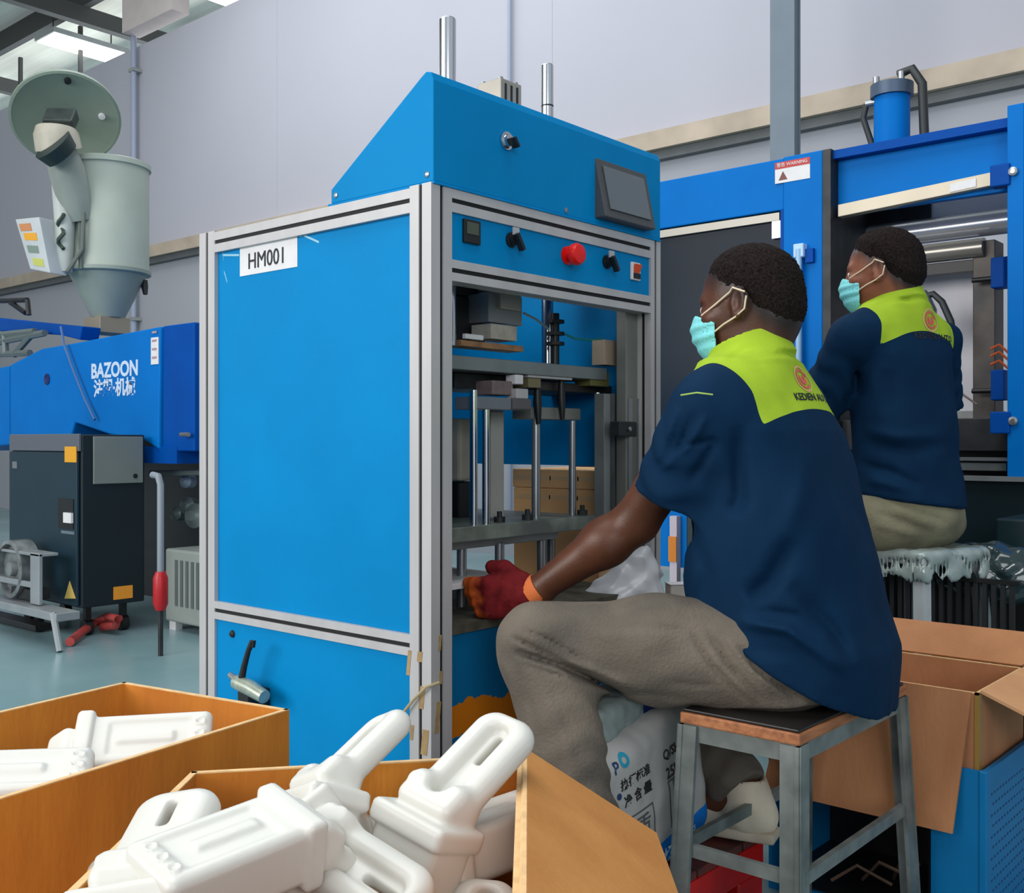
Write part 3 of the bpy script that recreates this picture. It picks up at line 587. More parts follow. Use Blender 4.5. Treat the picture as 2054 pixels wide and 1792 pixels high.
MB().box((-1.95, YP + 0.31, zl_ - 0.075), (ony(1975, 505, YP + 0.3).x, YP + 0.36, zl_ - 0.035)).build('bar_support', BLACK, M2)
MB().box((-2.2, YP + 0.62, 0.86), (-1.72, YP + 0.7, zt - 0.1)).build('platen_side', DARK, M2)
# big pale platen/door at the back of the opening and its hinge post
a, b = ony(1860, 560, YP + 0.45), ony(1978, 560, YP + 0.45)
zbt = ony(1930, 825, YP + 0.45).z; ztp = ony(1930, 545, YP + 0.45).z
MB().box((a.x - 0.25, YP + 0.45, zbt), (b.x, YP + 0.47, ztp)).build('pale_guard', mat('guard_pale_grey', (228, 226, 234), 0.6, var=0.02), M2)
MB().box((a.x - 0.25, YP + 0.40, zbt - 0.03), (b.x + 0.06, YP + 0.47, zbt - 0.002)).build('guard_rail', ALU_D, M2)
hp = MB().box((b.x, YP + 0.30, 0.90), (b.x + 0.075, YP + 0.40, ony(1995, 480, YP + 0.3).z)).build('hinge_post', mat('hinge_post_bronze', (92, 84, 78), 0.5, 0.3, rgb2=(60, 58, 58), vscale=9), M2, bevel=0.003)
for py in (548, 772):
    c = ony(2006, py, YP + 0.28); MB().box((c.x - 0.02, YP + 0.24, c.z - 0.055), (c.x + 0.025, YP + 0.30, c.z + 0.05)).build('clamp_block', PRESS_D, hp, bevel=0.004)
    c2 = ony(1980, py + 12, YP + 0.26); MB().cyl(c2 + Vector((-0.05, 0, 0)), c2 + Vector((0.03, 0, 0)), 0.009, 10).build('clamp_handle', BLACK, hp, smooth=True)
c = ony(2006, 725, YP + 0.27)
for k, dz in enumerate((0.045, 0.02, -0.01)): MB().tube([c + Vector((-0.03, 0, dz)), c + Vector((0.0, -0.01, dz + 0.012)), c + Vector((0.03, 0, dz - 0.02))], 0.0045, 6).build('orange_wire', mat('wire_orange', (214, 92, 40), 0.5), hp)
a = ony(1872, 590, YP + 0.2)
MB().tube([a + Vector((-0.05, 0, -0.01)), a, a + Vector((0.03, 0, -0.03)), a + Vector((0.06, 0, -0.10)), a + Vector((0.075, 0, -0.2))], 0.012, 10).build('nozzle_hose', RUB, M2, smooth=True)
c = ony(1848, 600, YP + 0.2); MB()._lathe((c.x, c.y, c.z - 0.09), Z_, [(0.05, 0), (0.052, 0.05), (0.03, 0.1), (0.018, 0.12)], 20).build('nozzle', mat('nozzle_slate', (112, 118, 134), 0.4, 0.4), M2, smooth=True)
a, b = ony(1908, 775, YP + 0.2), ony(1960, 812, YP + 0.2); MB().tube([a, b], 0.004, 6).build('thin_cable', mat('cable_brown', (110, 96, 92), 0.6), M2)
# bed of the press under the opening: dark shelves and base
MB().box((-1.6, YP + 0.06, ony(1970, 905, YP).z), (-0.6, YP + 0.5, ony(1970, 838, YP).z)).build('bed_shelf', DARK, M2, bevel=0.003)
MB().box((-1.6, YP + 0.02, ony(1970, 925, YP).z), (-1.02, YP + 0.06, ony(1970, 918, YP).z)).build('bed_edge', STEEL, M2)
MB().box((-1.6, YP + 0.05, ony(1970, 945, YP).z), (-1.04, YP + 0.10, ony(1970, 930, YP).z)).build('bed_strip', ALU_D, M2)
MB().box((-1.7, YP + 0.12, 0.50), (-0.5, YP + 0.5, ony(1970, 905, YP).z)).build('bed_block', BLACK, M2)
MB().box((-2.2, YP - 0.02, 0.02), (-0.5, YP + 0.6, ony(1970, 962, YP).z)).build('base_cabinet', mat('base_deep_green', (14, 34, 40), 0.4, var=0.2, vscale=3), M2, bevel=0.006)
MB().box((-1.6, YP - 0.05, ony(1970, 964, YP).z), (-0.5, YP + 0.02, ony(1970, 955, YP).z)).build('base_edge', ALU_D, M2)
b0 = ony(2016, 1100, YP - 0.3)
MB().box((b0.x - 0.02, YP - 0.32, 0.02), (b0.x + 0.25, YP - 0.05, ony(2016, 1040, YP - 0.3).z)).build('side_cabinet', mat('side_deep_green', (18, 44, 50), 0.4, var=0.1), M2, bevel=0.006)

# ---------------- black slatted crate with a crumpled plastic bag in front of the press
bx0, bx1 = ony(1922, 1200, 3.02).x, ony(2045, 1200, 3.02).x
t = thing('slatted_crate', ((bx0 + bx1) / 2, 3.15, 0), 'black slatted plastic crate on its stand below the press bed', 'crate')
z1 = ony(1980, 1162, 3.02).z
MB().box((bx0 - 0.45, 3.035, 0.02), (bx1, 3.26, 0.05)).build('crate_floor', BLACK, t)
MB().box((bx0 - 0.45, 3.25, 0.02), (bx1, 3.262, z1)).build('crate_back', BLACK, t)
MB().box((bx0 - 0.45, 3.018, z1 - 0.012), (bx1, 3.036, z1)).build('crate_rim', BLACK, t)
n = 26
for k in range(n):
    x = bx0 - 0.44 + (bx1 - bx0 + 0.42) * k / (n - 1)
    MB().box((x - 0.006, 3.02, 0.05), (x + 0.006, 3.034, z1 - 0.013)).build('slat', mat('slat_black', (38, 40, 42), 0.4), t)
def bagfn(p):
    d = sd_ell(p, ((bx0 + bx1) / 2 - 0.02, 3.14, z1 + 0.0), (0.16, 0.085, 0.085)); return d + 0.012 * wob(p, 55, 1.3) + 0.006 * wob(p, 120, 2.1)
o = field('plastic_bag', bagfn, ((bx0 + bx1) / 2 - 0.24, 3.0, z1 - 0.14), ((bx0 + bx1) / 2 + 0.2, 3.28, z1 + 0.14), 0.008, mat('dark_film', (46, 62, 66), 0.12, spec=0.9))
tag(o, 'crumpled dark plastic bag lying in the black slatted crate', 'bag')

# ================================================================== INJECTION MACHINE (left background)
YI = 3.02
M3 = thing('injection_machine', (-5.6, YI + 0.4, 0), 'large bright blue moulding machine with white lettering in the left background', 'machine')
xe = ony(322, 655, YI).x; ztop3 = ony(322, 654, YI).z
def P3(px, py): q = ony(px, py, YI); return (q.x, YI, q.z)
cov = MB().prism([P3(20, 732), P3(82, 700), P3(140, 690), P3(322, 655), P3(318, 922 - 20), P3(292, 885), P3(220, 872), P3(150, 848), P3(140, 884), P3(20, 892)], (0, 0.55, 0))
cv = cov.build('cover', PRESS, M3, bevel=0.01)
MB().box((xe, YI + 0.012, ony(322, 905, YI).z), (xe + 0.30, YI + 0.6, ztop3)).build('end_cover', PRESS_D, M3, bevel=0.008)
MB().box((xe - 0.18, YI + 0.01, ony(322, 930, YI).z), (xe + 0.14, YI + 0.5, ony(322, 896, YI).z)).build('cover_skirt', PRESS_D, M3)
MB().prism([P3(-120, 760), P3(18, 734), P3(18, 893), P3(-120, 905)], (0, 0.5, 0)).build('front_cover', PRESS, M3, bevel=0.01)
c = ony(95, 761, YI); MB()._lathe(c, (0, -1, 0), [(0.034, 0.0), (0.034, 0.006), (0.026, 0.006), (0.02, 0.001)], 20).build('cover_grommet', mat('grommet_navy', (12, 34, 96), 0.6), cv)
LET = mat('lettering_pale_blue', (200, 216, 240), 0.5)
a, b = ony(184, 740, YI), ony(277, 740, YI); wd = b.x - a.x
text('lettering', 'BAZOON', 0.115, ((a.x + b.x) / 2, YI - 0.001, ony(230, 743, YI).z), X_, Z_, LET, cv, fit=wd, bold=0.004)
text('lettering', '注塑·机械', 0.105, ((a.x + b.x) / 2 + 0.0, YI - 0.001, ony(230, 780, YI).z), X_, Z_, LET, cv, fit=wd * 0.9, bold=0.003)
a, b = ony(304, 678, YI), ony(325, 730, YI)
sk = MB().box((a.x, YI - 0.004, b.z), (b.x - 0.03, YI - 0.001, a.z)).build('spec_plate', WHITE, M3)
for k in range(4): MB().box((a.x + 0.012, YI - 0.0052, b.z + 0.03 + 0.045 * k), (b.x - 0.045, YI - 0.004, b.z + 0.042 + 0.045 * k)).build('spec_line', mat('spec_rose', (170, 140, 150), 0.6), sk)
# carriage frame and beam above left
def P3b(px, py, Y): q = ony(px, py, Y); return (q.x, Y, q.z)
MB().prism([P3b(-60, 632, YI + 0.1), P3b(165, 655, YI + 0.1), P3b(160, 682, YI + 0.1), P3b(120, 672, YI + 0.1), P3b(-60, 660, YI + 0.1)], (0, 0.12, 0)).build('gantry_beam', PRESS_D, M3, bevel=0.006)
FRM = mat('gantry_frame_grey', (104, 116, 118), 0.5, 0.2)
for (q0, q1) in (((0, 672), (70, 665)), ((10, 672), (12, 710)), ((70, 664), (28, 712)), ((-20, 712), (60, 708)), ((-20, 690), (90, 668))):
    MB().tube([P3b(*q0, YI + 0.05), P3b(*q1, YI + 0.05)], 0.022, 6).build('gantry_strut', FRM, M3)
for (q0, q1) in (((2, 604), (55, 602)), ((55, 602), (58, 632)), ((20, 606), (52, 628))):
    MB().tube([P3b(*q0, YI + 0.2), P3b(*q1, YI + 0.2)], 0.018, 6).build('gantry_strut', DARK, M3)
MB().box((ony(-60, 900, YI + 0.3).x, YI + 0.62, 0.30), (xe + 0.5, YI + 1.1, ony(200, 885, YI + 0.3).z)).build('machine_bed', mat('bed_black', (18, 22, 26), 0.5, var=0.3, vscale=6), M3)
MB().box((ony(-60, 900, YI).x, YI + 0.62, 0.0), (xe + 0.55, YI + 1.1, 0.30)).build('bed_plinth', BLACK, M3)
# plumbing visible between cabinet and machine
VAL = mat('valve_grey_green', (120, 134, 134), 0.4, 0.3)
for (px, py, r) in ((375, 1015, 0.05), (390, 1035, 0.07), (352, 1030, 0.04), (372, 965, 0.04)):
    c = ony(px, py, 3.3); MB()._lathe(c, (0.3, -1, 0.1), [(r * 0.6, -0.06), (r, -0.05), (r, 0.0), (r * 0.7, 0.01), (r * 0.4, 0.03)], 16).build('hydraulic_valve', VAL if py != 965 else mat('valve_pale', (156, 170, 190), 0.4, 0.2), M3, smooth=True)
a, b = ony(302, 950, 3.2), ony(420, 948, 3.2); MB().tube([a, b], 0.016, 8).build('hydraulic_pipe', FRM, M3)
a = ony(330, 905, 3.2); MB().box((a.x - 0.05, 3.2, a.z - 0.02), (a.x + 0.15, 3.25, a.z + 0.012)).build('limit_switch', VAL, M3)
c = ony(363, 872, 3.0); MB().cyl(c, c + Vector((0.07, 0, 0)), 0.012, 8).build('chrome_pin', STEEL, M3)
# mast cable
a = ony(122, 655, YI - 0.03); b = ony(190, 842, YI - 0.03)
MB().tube([a, ony(128, 690, YI - 0.03), ony(150, 750, YI - 0.03), ony(170, 800, YI - 0.03), b], 0.008, 6).build('draped_cable', mat('cable_steel_blue', (60, 98, 150), 0.5), cv, smooth=True)

# ---------------- control cabinet in front of it
Y4 = 2.62; X4 = ony(160, 1000, Y4).x
M4 = thing('control_cabinet', (X4 - 0.35, Y4 + 0.2, 0.1), 'dark green control cabinet with a yellow sticker in front of the moulding machine', 'cabinet')
zc1, zc0 = ony(160, 872, Y4).z, ony(160, 1222, Y4).z
x4l = ony(20, 1000, Y4).x; Ye = onx(290, 1000, X4).y
MB().box((x4l, Y4 + 0.012, zc0), (X4 - 0.0, Ye, zc1)).build('cabinet_body', GREEN_D, M4, bevel=0.006)
dr = MB().box((x4l + 0.004, Y4 - 0.006, zc0 + 0.01), (X4 - 0.02, Y4 + 0.010, zc1 - 0.09)).build('cabinet_door', GREEN, M4, bevel=0.004)
MB().box((x4l, Y4 - 0.004, zc1 - 0.085), (X4 - 0.004, Y4 + 0.011, zc1 + 0.004)).build('cabinet_header', mat('header_grey_blue', (96, 102, 112), 0.45, 0.2), M4, bevel=0.003)
def pl(px0, py0, px1, py1, Y, m, nm, par, th=0.004):
    a, b = ony(px0, py0, Y), ony(px1, py1, Y); return MB().box((a.x, Y - th, min(a.z, b.z)), (b.x, Y, max(a.z, b.z))).build(nm, m, par)
pl(131, 896, 154, 928, Y4 - 0.006, YEL, 'yellow_sticker', dr)
lk = pl(118, 1000, 148, 1062, Y4 - 0.006, BLACK, 'lock_recess', M4); pl(131, 1028, 147, 1050, Y4 - 0.010, WHITE, 'lock_handle', lk, 0.012)
pl(124, 1064, 150, 1073, Y4 - 0.006, GREY_D, 'lock_plate', dr)
pl(26, 926, 35, 940, Y4 - 0.006, STEEL, 'door_hinge', dr)
a, b_, c_ = ony(130, 1201, Y4 - 0.008), ony(152, 1201, Y4 - 0.008), ony(140, 1166, Y4 - 0.008)
MB().prism([a, b_, c_], (0, -0.002, 0)).build('warning_triangle', mat('triangle_straw', (226, 196, 104), 0.5), dr)
a, b_ = onx(186, 880, X4 + 0.001), onx(285, 970, X4 + 0.001)
vp = MB().box((X4, a.y, onx(235, 970, X4).z), (X4 + 0.012, b_.y, onx(235, 876, X4).z)).build('access_plate', mat('plate_grey_green', (122, 130, 126), 0.5, 0.2, var=0.06), M4, bevel=0.003)
c = onx(271, 955, X4 + 0.012); MB()._lathe(c, X_, [(0.012, 0), (0.012, 0.006)], 12).build('plate_lock', BLACK, vp)
a, b_ = onx(228, 1204, X4 + 0.003), onx(266, 1174, X4 + 0.003)
MB().box((X4, a.y, a.z), (X4 + 0.004, b_.y, b_.z)).build('yellow_sticker', mat('sticker_orange', (232, 150, 44), 0.5), M4)
for k in range(2):
    for j in range(2):
        x, y = (x4l + 0.08, X4 - 0.08)[k], (Y4 + 0.08, Ye - 0.08)[j]
        MB().cyl((x, y - 0.02, 0.04), (x, y + 0.02, 0.04), 0.04, 16).box((x - 0.015, y - 0.015, 0.04), (x + 0.015, y + 0.015, zc0)).build('caster', BLACK, M4)

# ---------------- red-tipped pole, red hose, louvred chiller, step stand
c = ony(322, 960, 2.66); q = ony(318, 1185, 2.66)
t = thing('grab_pole', (c.x, 2.66, 0), 'thin pale pole with a red grip beside the green cabinet', 'pole')
MB().tube([(c.x - 0.07, 2.66, c.z + 0.015), (c.x - 0.02, 2.66, c.z + 0.01), (c.x, 2.66, c.z - 0.03), (c.x, 2.66, q.z)], 0.016, 10).build('pole_shaft', mat('pole_lilac_grey', (132, 140, 150), 0.4), t, smooth=True)
MB().tube([(c.x, 2.66, q.z + 0.09), (c.x, 2.66, q.z + 0.06), (c.x, 2.66, q.z - 0.06), (c.x, 2.66, q.z - 0.09)], [0.022, 0.034, 0.034, 0.022], 12).build('red_grip', mat('grip_red', (178, 20, 30), 0.4), t, smooth=True)
MB().tube([(c.x, 2.66, q.z - 0.09), (c.x, 2.66, 0.0)], 0.012, 8).build('pole_foot', DARK, t)
a = onz(140, 1288, 0.025); pts = [a, onz(165, 1268, 0.03), onz(190, 1250, 0.05), onz(215, 1238, 0.08), onz(238, 1242, 0.09), onz(232, 1255, 0.05), onz(205, 1258, 0.03)]
o = MB().tube(pts, 0.022, 10).build('red_hose', mat('hose_faded_red', (190, 84, 78), 0.5, rgb2=(150, 40, 44), vscale=6), smooth=True); tag(o, 'faded red hose coming out under the green cabinet onto the floor', 'hose')
Yc = 3.05; xa_, xb_ = ony(331, 1150, Yc).x, ony(332, 1150, Yc).x + 0.55
t = thing('louvred_cabinet', (xa_ + 0.28, Yc + 0.2, 0.06), 'low pale grey cabinet with vertical vent slots behind the blue machine', 'cabinet')
z1, z0 = ony(345, 1102, Yc).z, ony(345, 1248, Yc).z
MB().box((xa_, Yc, z0), (xb_, Yc + 0.4, z1)).build('cabinet_shell', mat('shell_grey_green', (142, 150, 146), 0.5, var=0.04), t, bevel=0.012)
for k in range(8):
    x = xa_ + 0.10 + 0.05 * k; MB().box((x, Yc - 0.004, z0 + 0.09), (x + 0.024, Yc + 0.001, z0 + 0.33)).build('vent_slot', mat('slot_grey', (88, 96, 96), 0.6), t)
for x in (xa_ + 0.04, xb_ - 0.04): MB().box((x - 0.03, Yc + 0.02, 0.0), (x + 0.03, Yc + 0.06, z0)).build('foot', WHITE if x < xa_ + 0.1 else BLACK, t)
# step stand with a motor at the far left
Yl = 2.44
t = thing('step_stand', (ony(40, 1200, Yl).x, Yl + 0.2, 0), 'grey steel step stand carrying a round motor at the left edge', 'stand')
STG = mat('stand_grey', (150, 156, 160), 0.4, 0.3, var=0.1)
def bx3(px0, py0, px1, py1, Y, dep, m, nm): 
    a, b = ony(px0, py0, Y), ony(px1, py1, Y); return MB().box((a.x, Y, min(a.z, b.z)), (b.x, Y + dep, max(a.z, b.z))).build(nm, m, t, bevel=0.004)
bx3(-40, 1100, 78, 1112, Yl, 0.1, STG, 'upper_tread'); bx3(-40, 1160, 60, 1168, Yl, 0.02, STG, 'cross_bar'); bx3(60, 1108, 78, 1215, Yl, 0.02, STG, 'upright'); bx3(-40, 1213, 112, 1232, Yl - 0.05, 0.12, STG, 'lower_tread')
bx3(-40, 1240, 70, 1256, Yl + 0.1, 0.1, BLACK, 'black_bar')  # black bar set back below the lower tread
a = ony(106, 1230, Yl - 0.05); b = ony(120, 1286, Yl - 0.05); MB().tube([a, (b.x, b.y, 0.005)], 0.016, 8).build('splayed_leg', STG, t)
a = ony(72, 1245, Yl + 0.2); MB().cyl((a.x, a.y, 0.03), (a.x, a.y + 0.03, 0.03), 0.03, 14).build('wheel', BLACK, t); MB().box((a.x - 0.012, a.y, 0.03), (a.x + 0.012, a.y + 0.02, a.z)).build('wheel_fork', DARK, t)
c = ony(16, 1142, Yl - 0.004); 
MB()._lathe((c.x, Yl + 0.1, c.z), (0, -1, 0), [(0.15, 0), (0.15, 0.1), (0.13, 0.105), (0.125, 0.07), (0.04, 0.07), (0.035, 0.1), (0.01, 0.1)], 28).build('motor_drum', mat('drum_grey', (140, 146, 148), 0.4, 0.3, rgb2=(86, 92, 94), vscale=14), t, smooth=True)
bx3(22, 1176, 62, 1206, Yl + 0.02, 0.1, DARK, 'gear_box')

# ---------------- hopper dryer with its tilted lid
D = 6.65; hcn = at(205, 500, D); HX, HYY = hcn.x, hcn.y
CRM = mat('hopper_grey_green', (168, 178, 168), 0.5, var=0.05, vscale=5)
M5 = thing('hopper_dryer', (HX, HYY, at(200, 668, D).z), 'grey-green hopper dryer with a tilted round lid on the moulding machine', 'dryer')
zH = lambda py: at(205, py, D).z
R = 0.245
br = MB()._lathe((HX + 0.07, HYY, 0), Z_, [(R, zH(552)), (R, zH(345)), (R + 0.012, zH(344)), (R + 0.012, zH(334)), (R - 0.01, zH(331)), (0.02, zH(330))], 40).build('barrel', CRM, M5, smooth=True)
MB()._lathe((HX + 0.07, HYY, 0), Z_, [(0.10, zH(640)), (R - 0.02, zH(556)), (R + 0.012, zH(553)), (R + 0.012, zH(546))], 40).build('cone', mat('cone_grey_green', (134, 146, 140), 0.5, var=0.08, vscale=4), M5, smooth=True)
MB().box((HX - 0.04, HYY - 0.1, zH(672)), (HX + 0.16, HYY + 0.1, zH(640))).build('throat', mat('throat_brass', (150, 140, 122), 0.5, 0.3), M5, bevel=0.004)
lc = at(132, 238, D - 0.25); ln = Vector(c2w(np.array([0.30, -0.62, -0.72]))).normalized()
lid = MB()._lathe(lc, ln, [(0.30, -0.02), (0.315, -0.012), (0.315, 0.008), (0.30, 0.012), (0.29, 0.004), (0.02, 0.0)], 44).build('lid', mat('lid_sage', (128, 142, 130), 0.5, var=0.08, vscale=4), M5, smooth=True)
lu = ln.cross(Z_).normalized(); lv = ln.cross(lu).normalized()
sg = 1 if lv.z > 0 else -1
for (du, dv) in ((0.0, 0.255), (0.2, 0.05)):
    MB()._lathe(lc + lu * (-du if lu.dot(Vector(c2w(np.array([1.0, 0, 0])))) < 0 else du) + lv * (sg * dv), ln, [(0.02, 0.0), (0.02, 0.016), (0.012, 0.018)], 14).build('lid_stud', WHITE if du else BLACK, lid)
bq = at(122, 240, D - 0.42); MB().obox(bq, c2w(np.array([1.0, 0.1, 0.0])), c2w(np.array([0.0, 0.6, 0.8])), c2w(np.array([0.1, -0.8, 0.6])), 0.085, 0.06, 0.04).build('blower_box', mat('blower_dark', (48, 58, 56), 0.5, var=0.3, vscale=14), M5, bevel=0.01)
b0, b1, b2 = at(112, 268, D - 0.45), at(118, 300, D - 0.42), at(140, 345, D - 0.3)
MB().tube([b0 + Vector((0, 0, 0.03)), b0, b1], [0.11, 0.125, 0.13], 22).build('motor_bell', mat('bell_cream', (176, 170, 156), 0.45, var=0.12, vscale=12), M5, smooth=True)
MB().tube([at(105, 290, D - 0.55), at(125, 312, D - 0.5)], [0.12, 0.10], 20).build('motor_end', mat('motor_end_dark', (38, 54, 54), 0.5, 0.2), M5, smooth=True)
MB().tube([at(122, 305, D - 0.4), at(135, 345, D - 0.35), at(148, 395, D - 0.3), at(160, 440, D - 0.25)], [0.09, 0.105, 0.10, 0.085], 20).build('air_duct', mat('duct_grey', (146, 154, 148), 0.45, var=0.08), M5, smooth=True)
MB().tube([at(120, 330, D - 0.32), at(130, 440, D - 0.3), at(128, 545, D - 0.28)], [0.055, 0.06, 0.05], 16).build('return_duct', mat('duct_pale', (190, 196, 192), 0.5), M5, smooth=True)
MB().tube([at(155, 380, D - 0.32), at(168, 430, D - 0.32), at(165, 500, D - 0.32), at(135, 545, D - 0.35)], 0.013, 8).build('power_cable', mat('cable_grey_green', (96, 104, 98), 0.5), M5, smooth=True)
sp = [at(122 + 6 * math.cos(k * 1.1), 430 + 7 * k * 0.9, D - 0.36 - 0.02 * math.sin(k * 1.1)) for k in range(12)]
MB().tube(sp, 0.012, 6).build('coiled_cable', mat('coil_dark_green', (60, 76, 66), 0.5), M5, smooth=True)
MB().tube([at(160, 400, D - 0.3), at(162, 540, D - 0.3)], 0.014, 8).build('sight_pipe', mat('sight_dark', (92, 104, 98), 0.5), M5)
ca, cb, cc_, cd = at(30, 440, D - 0.35), at(78, 435, D - 0.42), at(100, 548, D - 0.42), at(60, 540, D - 0.35)
off = Vector(c2w(np.array([0.05, 0.12, 0.0])))
bx_ = MB().add([ca, cb, cc_, cd, ca + off, cb + off, cc_ + off, cd + off], [(0, 1, 2, 3), (4, 7, 6, 5), (0, 4, 5, 1), (1, 5, 6, 2), (2, 6, 7, 3), (3, 7, 4, 0)]).build('control_box', mat('box_pale', (186, 192, 196), 0.5, var=0.06), M5, bevel=0.006)
fr_ = lambda u, v: ca * (1 - u) * (1 - v) + cb * u * (1 - v) + cc_ * u * v + cd * (1 - u) * v
fn_ = (cb - ca).cross(cd - ca).normalized(); fn_ = fn_ if fn_.dot(Vector((0, 0, 1)) - ca) > 0 else -fn_
for (u0, v0, u1, v1, m) in ((0.12, 0.1, 0.6, 0.24, mat('sticker_rust', (196, 130, 84), 0.6)), (0.2, 0.28, 0.75, 0.42, YEL), (0.2, 0.52, 0.7, 0.66, mat('meter_sage', (120, 138, 128), 0.4)), (0.3, 0.76, 0.8, 0.9, mat('tag_lime', (190, 194, 96), 0.6))):
    q = [fr_(u0, v0), fr_(u1, v0), fr_(u1, v1), fr_(u0, v1)]; MB().prism(q, fn_ * 0.004).build('box_sticker', m, bx_)
c = at(290, 575, D); MB().tube([c + Vector((0, 0, 0.04)), c, c + Vector((0.01, 0, -0.05))], [0.018, 0.022, 0.014], 8).build('latch_handle', DARK, M5)
# ================================================================== PEOPLE (built in camera-ground axes: right, depth, up; then turned into the room)
def two_tone(name, ca, cb, attr, rough=0.8, var=0.1, vscale=14, bump=0.12, bscale=260, third=None, soft=0.0):
    """cloth whose colour changes along a seam stored on the mesh"""
    m = bpy.data.materials.new(name); m.use_nodes = True; nt = m.node_tree; b = nt.nodes['Principled BSDF']
    b.inputs['Roughness'].default_value = rough; b.inputs['Specular IOR Level'].default_value = 0.1
    at_ = nt.nodes.new('ShaderNodeAttribute'); at_.attribute_name = attr
    if soft:
        mr = nt.nodes.new('ShaderNodeMapRange'); mr.inputs['From Min'].default_value = -soft; mr.inputs['From Max'].default_value = soft
        nt.links.new(at_.outputs['Fac'], mr.inputs['Value']); g = mr.outputs['Result']
    else:
        k = nt.nodes.new('ShaderNodeMath'); k.operation = 'GREATER_THAN'; k.inputs[1].default_value = 0.0; nt.links.new(at_.outputs['Fac'], k.inputs[0]); g = k.outputs[0]
    tc = nt.nodes.new('ShaderNodeTexCoord'); n = nt.nodes.new('ShaderNodeTexNoise'); n.inputs['Scale'].default_value = vscale; n.inputs['Detail'].default_value = 5; nt.links.new(tc.outputs['Object'], n.inputs['Vector'])
    mx = nt.nodes.new('ShaderNodeMix'); mx.data_type = 'RGBA'; mx.inputs[6].default_value = lin(ca) + (1,); mx.inputs[7].default_value = lin(cb) + (1,); nt.links.new(g, mx.inputs[0])
    hs = nt.nodes.new('ShaderNodeHueSaturation'); mr2 = nt.nodes.new('ShaderNodeMapRange'); mr2.inputs['From Min'].default_value = 0.3; mr2.inputs['From Max'].default_value = 0.7
    mr2.inputs['To Min'].default_value = 1 - var; mr2.inputs['To Max'].default_value = 1 + var; nt.links.new(n.outputs['Fac'], mr2.inputs['Value'])
    nt.links.new(mr2.outputs['Result'], hs.inputs['Value']); nt.links.new(mx.outputs[2], hs.inputs['Color']); nt.links.new(hs.outputs['Color'], b.inputs['Base Color'])
    n2 = nt.nodes.new('ShaderNodeTexNoise'); n2.inputs['Scale'].default_value = bscale; nt.links.new(tc.outputs['Object'], n2.inputs['Vector'])
    bp = nt.nodes.new('ShaderNodeBump'); bp.inputs['Strength'].default_value = bump; bp.inputs['Distance'].default_value = 0.004
    nt.links.new(n2.outputs['Fac'], bp.inputs['Height']); nt.links.new(bp.outputs['Normal'], b.inputs['Normal'])
    return m
A = lambda *v: np.array(v, np.float32)
UP = A(0, 0, 1)
def left_of(f): return A(-f[1], f[0], 0)
def unit(v): v = np.asarray(v, np.float32); return v / np.linalg.norm(v)

def seams(p, lines, dmax):
    """cloth creases (+) and ridges (-): displacement along drawn lines on the side of the cloth turned to the room"""
    if not lines: return 0.0
    x = CX + FPX * p[:, 0] / p[:, 1]; y = HY - FPX * (p[:, 2] - 1) / p[:, 1]; out = np.zeros(len(p), np.float32)
    for pts, amp, wd in lines:
        dd = None; n_ = len(pts) - 1
        for i_, ((x0, y0), (x1, y1)) in enumerate(zip(pts[:-1], pts[1:])):
            ex, ey = x1 - x0, y1 - y0; t = np.clip(((x - x0) * ex + (y - y0) * ey) / (ex * ex + ey * ey), 0, 1); u = (t + i_) / n_
            q = (x - x0 - t * ex) ** 2 + (y - y0 - t * ey) ** 2
            if dd is None: dd, uu = q, u
            else: m_ = q < dd; dd = np.where(m_, q, dd); uu = np.where(m_, u, uu)
        out += amp * np.exp(-dd / (wd * wd)) * (1 - np.abs(2 * uu - 1) ** 3)
    return out * np.clip((dmax - p[:, 1]) * 40, 0, 1)
class Loft:
    """upright body section: centre and half widths against height"""
    def __init__(s, F, rows): s.F = F; s.L = left_of(F); r = np.array(rows, np.float32); s.z, s.c0, s.c1, s.a, s.b = r.T
    def local(s, p):
        z = p[:, 2]; q0 = p[:, 0] - np.interp(z, s.z, s.c0); q1 = p[:, 1] - np.interp(z, s.z, s.c1)
        return q0 * s.L[0] + q1 * s.L[1], q0 * s.F[0] + q1 * s.F[1]
    def sd(s, p, off=0.0, ex=2.4):
        z = p[:, 2]; l, f = s.local(p); a = np.interp(z, s.z, s.a) + off; b = np.interp(z, s.z, s.b) + off
        e = ((np.abs(l) / a) ** ex + (np.abs(f) / b) ** ex + 1e-9) ** (1 / ex)
        d = (e - 1) * np.minimum(a, b) * 0.92
        return np.maximum(np.maximum(d, z - s.z[-1] - off), s.z[0] - off - z)

